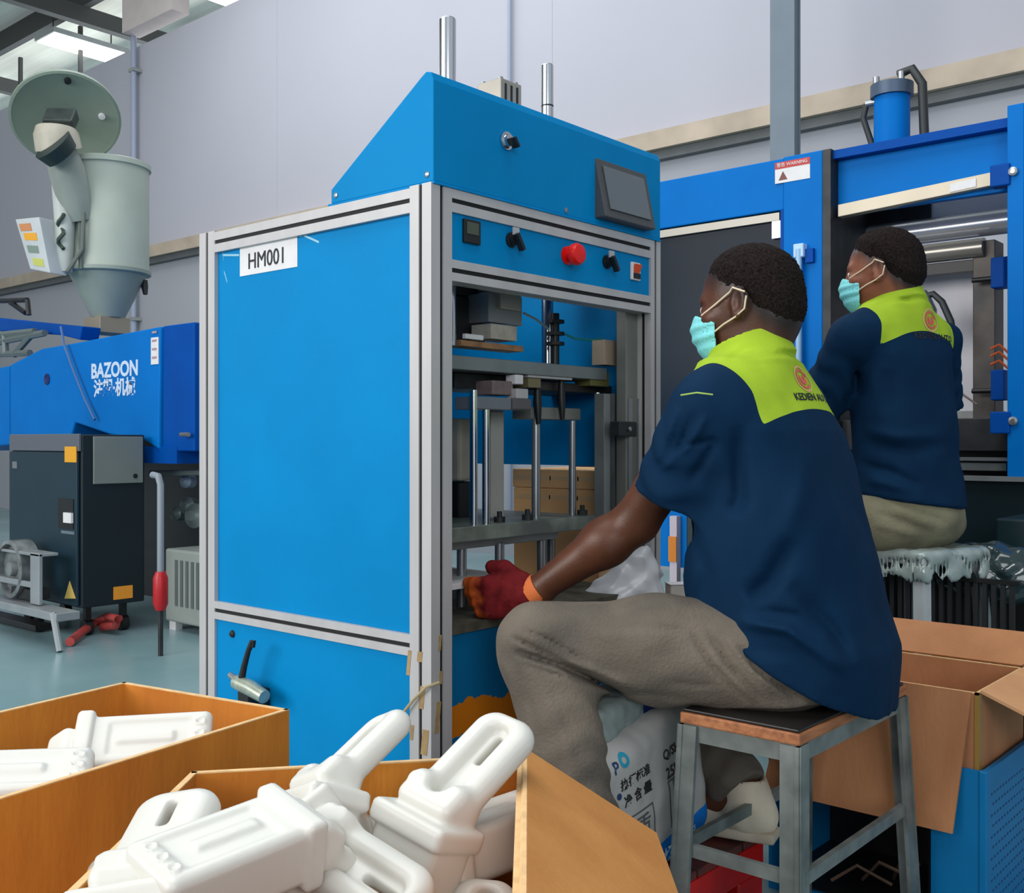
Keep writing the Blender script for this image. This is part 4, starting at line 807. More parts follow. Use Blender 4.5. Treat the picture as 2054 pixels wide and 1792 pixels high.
class Head:
    def __init__(s, c, F, pitch, hair_scale=1.0):
        s.k = 0.97; L = left_of(F); c_, s_ = math.cos(pitch), math.sin(pitch)
        s.c = np.asarray(c, np.float32); s.F = (F * c_ - UP * s_).astype(np.float32); s.U = (UP * c_ + F * s_).astype(np.float32); s.L = L; s.hs = hair_scale
        s.R = rot_of(s.F, s.L, s.U)
    def w(s, f, l, u): return s.c + (s.F * f + s.L * l + s.U * u) * s.k
    def loc(s, p): return (p - s.c) @ s.R / s.k
    def skull(s, q):
        d = sd_ell(q, (-0.006, 0, 0.026), (0.099, 0.077, 0.089))
        d = smin(d, sd_ell(q, (0.034, 0, -0.045), (0.060, 0.058, 0.074)), 0.045)
        d = smin(d, sd_ell(q, (0.066, 0, -0.096), (0.026, 0.030, 0.022)), 0.03)
        d = smin(d, sd_ell(q, (-0.045, 0, -0.03), (0.055, 0.058, 0.06)), 0.03)
        return d
    def sd(s, p):
        q = s.loc(p); d = s.skull(q)
        d = smin(d, sd_rc(q, (0.096, 0, 0.004), (0.112, 0, -0.032), 0.008, 0.013), 0.014)
        d = smin(d, sd_ell(q, (0.108, 0, -0.036), (0.010, 0.020, 0.009)), 0.008)
        d = smin(d, sd_ell(q, (0.080, 0, 0.020), (0.016, 0.046, 0.010)), 0.016)
        d = smin(d, sd_ell(q, (0.090, 0, -0.062), (0.013, 0.026, 0.006)), 0.006); d = smin(d, sd_ell(q, (0.088, 0, -0.074), (0.013, 0.022, 0.007)), 0.006)
        for g in (-1, 1):
            d = smin(d, sd_ell(q, (0.066, g * 0.042, -0.022), (0.024, 0.022, 0.018)), 0.02)
            d = smax(d, -sd_ell(q, (0.098, g * 0.033, 0.002), (0.016, 0.017, 0.010)), 0.012)
            d = smin(d, sd_ell(q, (0.082, g * 0.033, -0.001), (0.012, 0.013, 0.012)), 0.002)
            e = s.ear(q, g); d = smin(d, e, 0.008)
        return d
    def ear(s, q, g):
        ca, sa = math.cos(0.22), math.sin(0.22)
        x = q - A(-0.002, g * 0.082, -0.006); r = np.stack([x[:, 0] * ca + x[:, 2] * sa, x[:, 1] * g + x[:, 0] * 0.35, -x[:, 0] * sa + x[:, 2] * ca], 1)
        d = sd_ell(r, (0, 0, 0), (0.018, 0.009, 0.030))
        d = smax(d, -sd_ell(r, (0.002, 0.008, 0.002), (0.011, 0.007, 0.022)), 0.004)
        d = smin(d, sd_ell(r, (0.004, 0.001, -0.026), (0.010, 0.007, 0.010)), 0.006)
        return smin(d, sd_ell(r, (0.013, 0.001, -0.004), (0.005, 0.006, 0.007)), 0.004)
    def line(s, q): return np.interp(q[:, 0], [-0.11, -0.07, -0.035, -0.012, 0.02, 0.05, 0.08, 0.1], [-0.074, -0.068, -0.034, 0.018, 0.032, 0.058, 0.080, 0.1]) + 0.004 * np.sin(q[:, 0] * 260) * np.sin(q[:, 1] * 180)
    def scalp(s, p):
        q = s.loc(p.astype(np.float32)); v = np.clip((q[:, 2] - s.line(q)) / 0.03, -3, 1); return np.where(np.linalg.norm(q, axis=1) < 0.16, v, -3)
    def hair(s, p):
        q = s.loc(p); um = s.line(q)
        t = np.clip((q[:, 2] - um - 0.004) / 0.040, -1, 1) * 0.0065 * s.hs
        bump = (np.sin(q[:, 0] * 900 + 2 * np.sin(q[:, 2] * 500)) * np.sin(q[:, 1] * 850 + 1.5 * np.sin(q[:, 0] * 420)) + np.sin(q[:, 2] * 950 + q[:, 0] * 300)) * 0.0012
        return np.maximum(s.skull(q) - t - bump, (um - 0.03) - q[:, 2])
    def mask(s, p):
        q = s.loc(p); hull = sd_ell(q, (0.030, 0, -0.050), (0.087, 0.069, 0.085)); hull = smin(hull, sd_ell(q, (0.075, 0, -0.035), (0.050, 0.040, 0.046)), 0.03)
        hull = hull + 0.0016 * np.sin(np.clip((q[:, 2] + 0.05) * 260, -8, 8))
        d = np.abs(hull) - 0.0022
        top = q[:, 2] - np.interp(q[:, 0], [0.04, 0.075, 0.11], [-0.042, -0.022, -0.004]); bot = (-0.118) - q[:, 2]
        return np.maximum(np.maximum(d, 0.060 - 0.10 * (q[:, 2] + 0.06) - q[:, 0]), np.maximum(top, bot))

def hand_pts(W, D, across, n, curl, scale=1.0):
    """palm and five finger chains; D runs along the hand, across points to the thumb side, n is where the fingers curl to"""
    D, across, n = unit(D), unit(across), unit(n); ch = []
    for k, (off, ln) in enumerate(((0.030, 0.92), (0.010, 1.0), (-0.010, 0.94), (-0.029, 0.78))):
        p = W + D * 0.088 * scale + across * off * scale; pts = [W + D * 0.03 + across * off * 0.7, p]; a = 0.12
        for sl in (0.042, 0.027, 0.021):
            a += curl * (0.8 + 0.12 * k); p = p + (D * math.cos(a) + n * math.sin(a)) * sl * ln * scale; pts.append(p)
        ch.append(pts)
    t0 = W + D * 0.022 * scale + across * 0.030 * scale; d1 = unit(D * 0.72 + across * 0.62 + n * 0.25); d2 = unit(D * 0.93 + across * 0.05 + n * 0.45)
    th = [t0, t0 + d1 * 0.042 * scale, t0 + d1 * 0.042 * scale + d2 * 0.032 * scale, t0 + d1 * 0.042 * scale + unit(d2 + n * 0.4) * 0.054 * scale]
    return ch, th
def hand_sd(p, W, D, across, n, curl, fat=0.0, scale=1.0):
    D_, a_, n_ = unit(D), unit(across), unit(n); n_ = unit(n_ - D_ * float(n_ @ D_)); a_ = unit(np.cross(n_, D_)) * (1 if np.dot(np.cross(n_, D_), a_) > 0 else -1)
    R = rot_of(D_, a_, n_)
    d = sd_box(p, W + D_ * 0.050 * scale, A(0.046, 0.041, 0.015) * scale, 0.014, R) - fat
    ch, th = hand_pts(W, D_, a_, n_, curl, scale)
    for c in ch: d = smin(d, sd_chain(p, c, [0.0105 + fat, 0.0108 + fat, 0.0098 + fat, 0.0088 + fat, 0.0078 + fat], 0.004), 0.006)
    d = smin(d, sd_chain(p, th, [0.015 + fat, 0.0125 + fat, 0.011 + fat, 0.009 + fat], 0.005), 0.010)
    return smin(d, sd_rc(p, W - D_ * 0.02, W + D_ * 0.03, 0.026 + fat, 0.030 + fat), 0.02)

def worker(g):
    F, L = g['F'], left_of(g['F']); lo = Loft(F, g['torso']); hd = g['head']; J = g['J']
    neck_c = g['neck']; ar = g.get('arm', 1.0)
    # ---- body: one continuous skin surface
    def body(p):
        d = hd.sd(p)
        nt_ = hd.w(-0.025, 0, -0.045); d = smin(d, sd_rc(p, nt_, neck_c - UP * 0.05, 0.054, 0.064), 0.03)
        d = smin(d, lo.sd(p, -0.06), 0.02)
        for s in ('L', 'R'):
            d = smin(d, sd_chain(p, [J['sh' + s], J['el' + s]], [0.049 * ar, 0.044 * ar], 0.02), 0.02)
            a, b = J['el' + s], J['wr' + s]; bul = a + (b - a) * 0.28
            d = smin(d, sd_chain(p, [a, bul, b], [0.041 * ar, 0.044 * ar, 0.0265], 0.03), 0.018)
            D, ac, n, cu = g['hand' + s]; d = smin(d, hand_sd(p, J['wr' + s], D, ac, n, cu), 0.012)
            d = smin(d, sd_chain(p, [J['hip' + s], J['kn' + s]], [0.060, 0.045], 0.02), 0.02)
            d = smin(d, sd_chain(p, [J['kn' + s], J['an' + s]], [0.048, 0.036], 0.02), 0.02)
            d = smin(d, sd_rc(p, J['an' + s], J['an' + s] + unit(g['toe' + s]) * 0.13 - UP * 0.045, 0.036, 0.028), 0.02)
        return d
    allp = np.array(list(J.values()) + [hd.c]); l0 = allp.min(0) - A(0.2, 0.2, 0.16); l1 = allp.max(0) + A(0.22, 0.22, 0.16)
    def lipattr(p):
        q = hd.loc(p.astype(np.float32)); return 0.01 - np.abs(sd_ell(q, (0.09, 0, -0.068), (0.02, 0.028, 0.016)))
    me = field('person', body, l0, l1, g.get('res', 0.0045), g['skin'], None, True, {'scalp': hd.scalp})
    tag(me, g['label'], 'person', None)
    # ---- hair, eyes, mask
    c = hd.c; field('hair', hd.hair, c - 0.16, c + 0.17, 0.0035, g['hairmat'], me, True)
    for s in (-1, 1):
        e = Vector(c2w(hd.w(0.0835, s * 0.033, 0.0)));
        eb = MB()._lathe(e, Vector(c2w(hd.F)), [(0.001, -0.0105), (0.0075, -0.0078), (0.0105, 0.0), (0.0075, 0.0078), (0.0045, 0.0096), (0.001, 0.0105)], 16).build('eye', mat('eye_white', (214, 206, 196), 0.25), me, smooth=True)
        MB()._lathe(e + Vector(c2w(hd.F)) * 0.0088, Vector(c2w(hd.F)), [(0.0048, 0), (0.0048, 0.0009), (0.001, 0.0022)], 14).build('iris', mat('iris_dark', (40, 26, 18), 0.15), eb, smooth=True)
    mk = field('face_mask', hd.mask, c - 0.16, c + 0.17, 0.003, mat('mask_aqua', (128, 214, 218), 0.7, var=0.05, vscale=40, bump=0.1, bscale=300), me, True)
    for s in (-1, 1):
        P = lambda f, l, u: Vector(c2w(hd.w(f, s * l, u)))
        for pts in ([P(0.086, 0.054, -0.012), P(0.05, 0.072, 0.0), P(0.012, 0.083, 0.017), P(0.004, 0.088, 0.024), P(-0.020, 0.091, 0.010)], [P(0.063, 0.062, -0.052), P(0.036, 0.076, -0.042), P(0.008, 0.085, -0.034), P(-0.014, 0.089, -0.022), P(-0.022, 0.091, 0.002)]):
            MB().tube(pts, 0.0018, 8).build('ear_loop', mat('loop_cream', (226, 206, 180), 0.7), mk, smooth=True)
    # ---- shirt
    sl = g['sleeve']
    def shirt(p):
        d = lo.sd(p)
        d = smin(d, sd_chain(p, [J['shL'], neck_c - UP * 0.03, J['shR']], [g.get('shr', 0.060), 0.072, g.get('shr', 0.060)], 0.04), 0.05)
        for s in ('L', 'R'):
            a, e, r = J['sh' + s], sl[s][0], sl[s][1]; ax = unit(e - a)
            sd = sd_rc(p, a, e + ax * 0.05, g.get('slr', 0.070), r + 0.004)
            fold = 0.0035 * np.sin(((p - a) @ ax) * 95 + 3.0 * np.sin(((p - a) @ L) * 40) + 1.2) * np.clip(((p - a) @ ax) * 8, 0, 1)
            sd = smax(sd + fold, sd_plane(p, e, ax), 0.006)
            d = smin(d, sd, 0.028)
            if not g.get('hollow', True): continue
            inn = np.maximum(sd_rc(p, a + ax * 0.1, e + ax * 0.12, 0.058, r - 0.015) + fold, -sd_plane(p, e - ax * 0.05, ax)); d = smax(d, -inn, 0.004)
        l, f = lo.local(p)
        d = d + seams(p, g['lines'], g['dmax'])
        d = d + 0.0035 * wob(p, 26, g['seed']) + 0.0022 * wob(p * A(1, 1, 0.45), 60, g['seed'] + 1.4)
        d = smax(d, (g['hem'] + g['hemF'] * f + g.get('hemL', 0) * l) - p[:, 2], 0.008)
        # collar: a folded band round the neck, higher at the back
        q = p - neck_c; ax = unit(UP * 0.93 - F * -0.30 if False else UP * 0.94 + F * 0.34); h = q @ ax; rad = q - h[:, None] * ax
        ll = rad @ L; ff = rad @ unit(np.cross(L, ax)) ; rr = np.sqrt((ll / 1.0) ** 2 + (ff / 1.08) ** 2)
        band = np.maximum(np.abs(rr - (0.073 - 0.16 * np.clip(h, -0.02, 0.05))) - 0.0055, np.abs(h - 0.012) - 0.027)
        return smin(d, band, 0.008)
    def yoke(p):
        p = p.astype(np.float32); l, f = lo.local(p); h = p[:, 2]; al = np.abs(l)
        zl = np.where(f < 0.02, g['yz'] - g['ydrop'] * (al / 0.165) ** 2, g['yz'] - 0.02)
        lim = g['yw'] + 0.10 * np.clip((g['yz'] + 0.02 - h), -0.5, 0.03) - 0.5 * np.clip(h - (g['yz'] + 0.03), 0, 0.1) * 0
        return np.minimum(h - zl, lim - al)
    s0 = A(*[min(J[k][i] for k in ('shL', 'shR', 'elL', 'elR')) for i in range(3)]); 
    b0 = np.minimum(s0 - 0.14, A(lo.c0.min() - 0.27, lo.c1.min() - 0.27, lo.z[0] - 0.05)); b1 = A(max(lo.c0.max() + 0.27, max(J['shR'][0], J['elR'][0]) + 0.12), max(lo.c1.max() + 0.27, max(J['shR'][1], J['elR'][1]) + 0.12), neck_c[2] + 0.09)
    sh = field('work_shirt', shirt, b0, b1, g.get('res', 0.0045) * 1.15, two_tone('shirt_cloth', (7, 39, 67), (158, 186, 50), 'yoke', var=0.08), me, True, {'yoke': yoke})
    # ---- trousers
    def trousers(p):
        d = sd_ell(p, J['pel'], g['pelr'], rot_of(L, F, UP)); d = smin(d, lo.sd(p, -0.042), 0.02); d = smax(d, p[:, 2] - g['waistz'], 0.01)
        for s in ('L', 'R'):
            h, k, a = J['hip' + s], J['kn' + s], J['an' + s]
            d = smin(d, sd_chain(p, [h, h + (k - h) * 0.5, k], g['thigh'], 0.03), 0.05)
            e = a + (k - a) * g.get('cuff', 0.08); ax = unit(e - k)
            sn = sd_chain(p, [k, k + (e - k) * 0.5, e], g['shin'], 0.02)
            t = (p - k) @ ax; sn = sn + 0.004 * np.sin(t * 120 + 2.2 * np.sin(((p - k) @ L) * 35)) * np.clip(t * 4 - 0.35, 0, 1)
            d = smin(d, smax(sn, sd_plane(p, e, ax), 0.008), 0.035)
        return d + seams(p, g['tlines'], g['dmax']) + 0.003 * wob(p, 30, 3.3) + 0.0022 * wob(p * A(0.6, 1, 1), 75, 0.4)
    lp = np.array([J[k + s] for k in ('hip', 'kn', 'an') for s in 'LR'] + [J['pel']])
    field('trousers', trousers, lp.min(0) - A(0.24, 0.24, 0.14), lp.max(0) + A(0.24, 0.24, 0.16), g.get('res', 0.0045) * 1.1, g['trousermat'], me, True)
    # ---- gloves
    def tipattr(W, D): return lambda p: (p.astype(np.float32) - W) @ unit(D) - 0.115 + 0.012 * wob(p.astype(np.float32), 160, 0.7) - 0.25 * np.clip((p[:, 2] - W[2] + 0.0), 0, 1)
    for s in ('L', 'R'):
        D, ac, n, cu = g['hand' + s]; W = J['wr' + s]
        gl = field('glove', lambda p: smax(hand_sd(p, W, D, ac, n, cu, 0.0035) + 0.0006 * wob(p, 500, 0.2), -sd_plane(p, W - unit(D) * 0.005, D), 0.004), W - 0.2, W + 0.2, 0.0034, g['glovemat'], me, True, {'tip': tipattr(W, D)})
        fa = unit(J['wr' + s] - J['el' + s])
        MB().tube([Vector(c2w(W - fa * 0.022)), Vector(c2w(W - fa * 0.010)), Vector(c2w(W + fa * 0.002))], [0.0325, 0.0345, 0.0335], 22).build('glove_cuff', mat('cuff_orange', (214, 112, 56), 0.85, bump=0.2, bscale=400), gl, smooth=True)
    # ---- shoes
    for s in ('L', 'R'):
        an, toe = J['an' + s], unit(g['toe' + s]); lt = left_of(toe); zf = g['floor']; R = rot_of(toe, lt, UP); base = A(an[0], an[1], zf)
        def upper(p):
            q = (p - base) @ R
            d = sd_ell(q, (0.105, 0, 0.032), (0.085, 0.043, 0.040)); d = smin(d, sd_ell(q, (-0.022, 0, 0.048), (0.048, 0.038, 0.052)), 0.03)
            d = smin(d, sd_rc(q, (0.0, 0, 0.055), (-0.004, 0, 0.098), 0.044, 0.046), 0.02)
            d = smax(d, -sd_rc(q, (0.0, 0, 0.085), (-0.004, 0, 0.13), 0.034, 0.038), 0.004)
            return smax(d + 0.001 * wob(q, 120, 1.0), 0.016 - q[:, 2], 0.004)
        us = field('shoe', upper, base - A(0.22, 0.22, 0.02), base + A(0.24, 0.24, 0.16), 0.0045, g['shoemat'], me, True)
        def sole(p):
            q = (p - base) @ R; wd = np.interp(q[:, 0], [-0.07, 0.0, 0.06, 0.12, 0.19], [0.032, 0.036, 0.036, 0.045, 0.03])
            d = np.maximum(np.abs(q[:, 1]) - wd, np.abs(q[:, 0] - 0.062) - 0.130); return smax(d, np.abs(q[:, 2] - 0.0105) - 0.0105, 0.006)
        field('sole', sole, base - A(0.22, 0.22, 0.02), base + A(0.24, 0.24, 0.06), 0.0045, mat('sole_ivory', (196, 184, 164), 0.7), us, True)
        for k in range(4):
            q = [base + toe * (0.055 + 0.018 * k) + lt * (0.022 * j) + UP * (0.074 - 0.003 * k - (0.010 if abs(j) else 0) ) for j in (-1, 0, 1)]
            MB().tube([Vector(c2w(v)) for v in q], 0.003, 6).build('lace', WHITE, us, smooth=True)
    return me, sh, lo

def bvh_of(o):
    me = o.data; mw = Matrix.Identity(4)
    return BVHTree.FromPolygons([v.co for v in me.vertices], [p.vertices for p in me.polygons])
def drape_text(name, s, size, pos, right, up, nrm, m, parent, bvh, lift=0.0012):
    """print following the cloth: each vertex dropped onto the surface along the cloth normal"""
    cu = bpy.data.curves.new(name, 'FONT'); cu.body = s; cu.size = size; cu.align_x = 'CENTER'; cu.align_y = 'CENTER'; cu.resolution_u = 2; cu.offset = 0.0006
    o = bpy.data.objects.new(name, cu); COL.objects.link(o)
    me = bpy.data.meshes.new_from_object(o.evaluated_get(bpy.context.evaluated_depsgraph_get())); bpy.data.objects.remove(o); me.name = name
    return drape_mesh(name, me, pos, right, up, nrm, m, parent, bvh, lift)
def drape_mesh(name, me, pos, right, up, nrm, m, parent, bvh, lift):
    r, u, n = Vector(right).normalized(), Vector(up).normalized(), Vector(nrm).normalized(); pos = Vector(pos)
    for v in me.vertices:
        q = pos + r * v.co.x + u * v.co.y; hit = bvh.ray_cast(q + n * 0.15, -n, 0.4)
        v.co = (hit[0] + n * lift) if hit[0] is not None else q
    me.materials.clear(); me.materials.append(m); o = bpy.data.objects.new(name, me); COL.objects.link(o); attach(o, parent); return o
def ring_mesh(r0, r1, a0, a1, n=28):
    me = bpy.data.meshes.new('ring'); V = []; Fc = []
    for k in range(n + 1):
        a = a0 + (a1 - a0) * k / n; V += [(r0 * math.cos(a), r0 * math.sin(a), 0), (r1 * math.cos(a), r1 * math.sin(a), 0)]
    for k in range(n): Fc.append((2 * k, 2 * k + 1, 2 * k + 3, 2 * k + 2))
    me.from_pydata(V, [], Fc); return me
LOGO = mat('logo_red', (214, 92, 84), 0.7); LOGO2 = mat('logo_pale', (226, 170, 130), 0.7)
def shirt_print(sh, lo, zc, lat_off, size):
    bv = bvh_of(sh); F = lo.F; L = lo.L; i = 2
    cz = np.array([np.interp(zc, lo.z, lo.c0), np.interp(zc, lo.z, lo.c1), zc]) - F * 0.10 + L * lat_off
    pos = c2w(cz); right = c2w(-L); nrm = c2w(-F + A(0, 0, 0.35)); up = c2w(UP)
    drape_mesh('logo_ring', ring_mesh(0.020 * size, 0.026 * size, 0.3, 5.6), pos, right, up, nrm, LOGO, sh, bv, 0.0012)
    drape_mesh('logo_ring', ring_mesh(0.030 * size, 0.034 * size, 0.9, 6.9), pos, right, up, nrm, LOGO2, sh, bv, 0.0012)
    drape_mesh('logo_core', ring_mesh(0.003 * size, 0.015 * size, 2.4, 7.4), pos, right, up, nrm, LOGO, sh, bv, 0.0012)
    drape_text('back_lettering', 'KEDIEN AUTO', 0.026 * size, Vector(pos) + Vector(up) * (-0.048 * size) + Vector(right) * 0.012, right, up, nrm, INK, sh, bv)

def skinmat(n, c, c2):
    m = mat(n, c, 0.42, rgb2=c2, vscale=9, bump=0.06, bscale=180, spec=0.4); nt = m.node_tree; b = nt.nodes['Principled BSDF']
    src = b.inputs['Base Color'].links[0].from_socket; at_ = nt.nodes.new('ShaderNodeAttribute'); at_.attribute_name = 'scalp'
    mr = nt.nodes.new('ShaderNodeMapRange'); mr.inputs['From Min'].default_value = -1.3; mr.inputs['From Max'].default_value = 0.3; nt.links.new(at_.outputs['Fac'], mr.inputs['Value'])
    mx = nt.nodes.new('ShaderNodeMix'); mx.data_type = 'RGBA'; nt.links.new(mr.outputs['Result'], mx.inputs[0]); nt.links.new(src, mx.inputs[6]); mx.inputs[7].default_value = lin((38, 27, 24)) + (1,)
    nt.links.new(mx.outputs[2], b.inputs['Base Color']); return m
HAIRM = mat('hair_black_brown', (20, 15, 15), 0.85, rgb2=(52, 42, 40), vscale=230, bump=0.9, bscale=380, spec=0.1)
GLV = two_tone('glove_knit', (104, 26, 30), (206, 96, 40), 'tip', var=0.35, vscale=40, bump=0.35, bscale=420, soft=0.02)
F1 = unit(A(-0.756, 0.655, 0)); L1 = left_of(F1)
F2 = unit(A(-0.50, 0.866, 0)); L2 = left_of(F2)
HF = unit(A(-0.86, 0.51, 0))
# ---- seated worker in front
pel = A(0.529, 2.016, 0.615)
J1 = dict(pel=pel, hipL=pel + L1 * 0.095 - UP * 0.002, hipR=pel - L1 * 0.09, knL=A(0.052, 1.955, 0.622), knR=A(0.30, 2.33, 0.50), anL=A(0.138, 1.82, 0.285), anR=A(0.466, 2.135, 0.29),
          shL=cp(1424, 816, 1.945), shR=A(0.575, 2.195, 1.065), elL=cp(1276, 1046, 2.075), elR=A(0.52, 2.34, 0.83), wrL=cp(1066, 1192, 2.135), wrR=A(0.45, 2.26, 0.745))
g1 = dict(F=F1, label='seated worker with a grey face mask strap and cropped hair reaching into the machine', J=J1, neck=cp(1508, 722, 2.07), seed=0.6,
    torso=[(0.50, 0.530, 2.015, 0.205, 0.180), (0.62, 0.533, 2.015, 0.212, 0.180), (0.75, 0.515, 2.030, 0.204, 0.166), (0.90, 0.500, 2.042, 0.194, 0.148), (1.02, 0.487, 2.052, 0.190, 0.128), (1.09, 0.476, 2.060, 0.172, 0.104), (1.145, 0.466, 2.066, 0.11, 0.08)],
    head=Head(cp(1505, 610, 2.08), HF, 0.14), skin=skinmat('skin_deep_brown', (98, 58, 40), (74, 43, 28)), hairmat=HAIRM,
    sleeve=dict(L=(cp(1362, 1000, 2.01), 0.093), R=(A(0.535, 2.28, 0.92), 0.08)), hem=0.612, hemF=0.62, hemL=0.10, yz=1.060, ydrop=0.032, yw=0.158,
    handL=(A(-0.95, 0.26, -0.12), A(0.15, 0.0, 1.0), A(0.25, 0.95, 0.0), 0.42), handR=(unit(F1 * 0.15 - UP), L1, F1 * -1.0, 0.25), toeL=A(-0.75, 0.5, 0), toeR=A(-0.80, 0.40, 0), floor=0.205,
    dmax=2.06, lines=[([(1458, 722), (1498, 699), (1530, 690), (1578, 694)], 0.006, 5), ([(1480, 850), (1484, 1000), (1466, 1035)], 0.012, 16), ([(1478, 1245), (1580, 1264), (1700, 1346)], -0.017, 13), ([(1500, 1300), (1600, 1312), (1690, 1366)], 0.004, 12), ([(1500, 1205), (1545, 1166), (1592, 1080)], 0.016, 20), ([(1600, 1200), (1660, 1255), (1715, 1330)], 0.012, 12), ([(1520, 1225), (1600, 1235), (1660, 1270)], 0.008, 9),
        ([(1585, 1172), (1650, 1226), (1712, 1304)], 0.010, 20), ([(1700, 900), (1738, 1080)], -0.004, 18), ([(1640, 880), (1600, 1010), (1560, 1100)], -0.005, 22), ([(1380, 1050), (1420, 1150), (1400, 1220)], 0.004, 14),
        ([(1362, 815), (1318, 930)], -0.008, 9), ([(1420, 830), (1385, 890), (1320, 950)], -0.008, 8), ([(1392, 830), (1352, 930)], 0.007, 8), ([(1440, 880), (1380, 975)], 0.009, 9), ([(1350, 900), (1440, 880)], 0.007, 5)],
    tlines=[([(1022, 1276), (1085, 1306), (1200, 1362)], 0.012, 5), ([(1030, 1306), (1120, 1334), (1262, 1396)], 0.026, 7), ([(1050, 1262), (1100, 1282), (1180, 1330)], 0.008, 4), ([(1040, 1330), (1110, 1352), (1190, 1372)], 0.007, 5), ([(1100, 1318), (1190, 1345), (1270, 1380)], -0.008, 7), ([(1385, 1266), (1430, 1338), (1500, 1410)], 0.010, 6), ([(1417, 1262), (1462, 1335), (1535, 1410)], 0.011, 6), ([(1452, 1270), (1500, 1340), (1590, 1412)], -0.006, 7), ([(1478, 1290), (1520, 1345), (1610, 1410)], 0.010, 6),
        ([(1180, 1262), (1290, 1258), (1390, 1268)], 0.003, 8), ([(1440, 1372), (1400, 1376), (1330, 1366)], 0.004, 5), ([(1200, 1400), (1300, 1392), (1420, 1410)], 0.003, 8), ([(1080, 1360), (1120, 1450), (1160, 1560)], -0.004, 10), ([(1040, 1340), (1090, 1500)], 0.004, 10), ([(1440, 1500), (1500, 1515)], 0.005, 6), ([(1450, 1530), (1520, 1545)], 0.006, 6), ([(1460, 1560), (1530, 1572)], 0.006, 6)],
    pelr=(0.196, 0.160, 0.107), thigh=[0.105, 0.094, 0.073], shin=[0.078, 0.068, 0.060], waistz=0.665, cuff=0.02,
    trousermat=mat('worn_grey_cotton', (114, 103, 91), 0.9, rgb2=(82, 76, 69), vscale=7, bump=0.25, bscale=160), glovemat=GLV, shoemat=mat('canvas_shoe_beige', (202, 190, 170), 0.8, var=0.08, vscale=20))
g1['label'] = 'seated worker nearest the camera, gloved hand reaching into the blue machine, aqua face mask'
w1, sh1, lo1 = worker(g1)
shirt_print(sh1, lo1, 1.118, -0.006, 0.86)
def surface_line(name, pts, r, m, sh):
    bv = bvh_of(sh); q = []
    for a, b in zip(pts[:-1], pts[1:]):
        for k in range(8):
            px, py = a[0] + (b[0] - a[0]) * k / 7, a[1] + (b[1] - a[1]) * k / 7; h = bv.ray_cast(Vector((0, 0, 1)), ray(px, py).normalized())
            if h[0] is not None: q.append(h[0])
    if len(q) > 2: MB().tube(q, r, 6).build(name, m, sh, smooth=True)
surface_line('sleeve_piping', [(1366, 793), (1398, 788), (1430, 792)], 0.0016, mat('piping_lime', (158, 186, 90), 0.8), sh1)
# ---- second worker behind
pel2 = A(1.112, 2.98, 0.785)
J2 = dict(pel=pel2, hipL=pel2 + L2 * 0.085, hipR=pel2 - L2 * 0.085, knL=A(0.76, 3.24, 0.76), knR=A(0.95, 3.33, 0.76), anL=A(0.80, 3.26, 0.36), anR=A(0.98, 3.34, 0.36),
          shL=A(0.925, 2.895, 1.285), shR=A(1.240, 3.07, 1.285), elL=A(0.858, 3.02, 1.06), elR=A(1.272, 3.16, 1.10), wrL=A(0.80, 3.20, 0.95), wrR=A(1.262, 3.39, 1.05))
g2 = dict(F=F2, label='second worker behind on a tall stool, back turned, seen beside the press opening', J=J2, neck=cp(1797, 610, 2.985), seed=2.1, res=0.0058, slr=0.056, shr=0.050, hollow=False, arm=0.80,
    torso=[(0.70, 1.115, 2.975, 0.150, 0.140), (0.80, 1.115, 2.98, 0.155, 0.140), (0.95, 1.107, 2.985, 0.148, 0.125), (1.12, 1.098, 2.985, 0.152, 0.115), (1.24, 1.090, 2.985, 0.160, 0.105), (1.32, 1.086, 2.985, 0.140, 0.085), (1.365, 1.083, 2.985, 0.08, 0.065)],
    head=Head(cp(1772, 545, 2.985), HF, 0.10, 1.9), skin=skinmat('skin_warm_brown', (142, 86, 62), (118, 66, 46)), hairmat=HAIRM,
    sleeve=dict(L=(A(0.864, 3.015, 1.075), 0.062), R=(A(1.276, 3.155, 1.10), 0.058)), hem=0.832, hemF=0.1, hemL=0.1, yz=1.302, ydrop=0.055, yw=0.142,
    handL=(A(-0.3, 0.9, 0.1), A(0.2, 0.0, 1.0), A(0.9, 0.3, 0.0), 0.4), handR=(A(0.0, 1.0, 0.0), A(-0.2, 0.0, 1.0), A(-0.9, 0.3, 0.0), 0.4), toeL=A(-0.5, 0.85, 0), toeR=A(-0.5, 0.85, 0), floor=0.275,
    dmax=2.98, lines=[([(1756, 616), (1790, 600), (1832, 602)], 0.006, 4), ([(1728, 860), (1800, 878), (1890, 872)], -0.008, 12), ([(1735, 893), (1830, 905), (1905, 890)], 0.010, 14), ([(1722, 930), (1790, 948), (1850, 980)], 0.010, 10), ([(1735, 960), (1830, 984)], -0.008, 10), ([(1712, 715), (1722, 800)], 0.010, 12), ([(1780, 740), (1770, 830)], 0.004, 16)],
    tlines=[([(1750, 1026), (1880, 1072)], 0.008, 8), ([(1790, 1008), (1905, 1050)], 0.006, 6), ([(1745, 1050), (1850, 1080)], -0.005, 7)],
    pelr=(0.155, 0.138, 0.095), thigh=[0.09, 0.08, 0.066], shin=[0.064, 0.06, 0.054], waistz=0.92,
    trousermat=mat('khaki_cotton', (138, 132, 106), 0.9, rgb2=(104, 100, 80), vscale=9, bump=0.25, bscale=160), glovemat=GLV, shoemat=mat('canvas_shoe_grey', (120, 118, 112), 0.8))
w2_, sh2, lo2 = worker(g2)
shirt_print(sh2, lo2, 1.338, -0.030, 1.0)
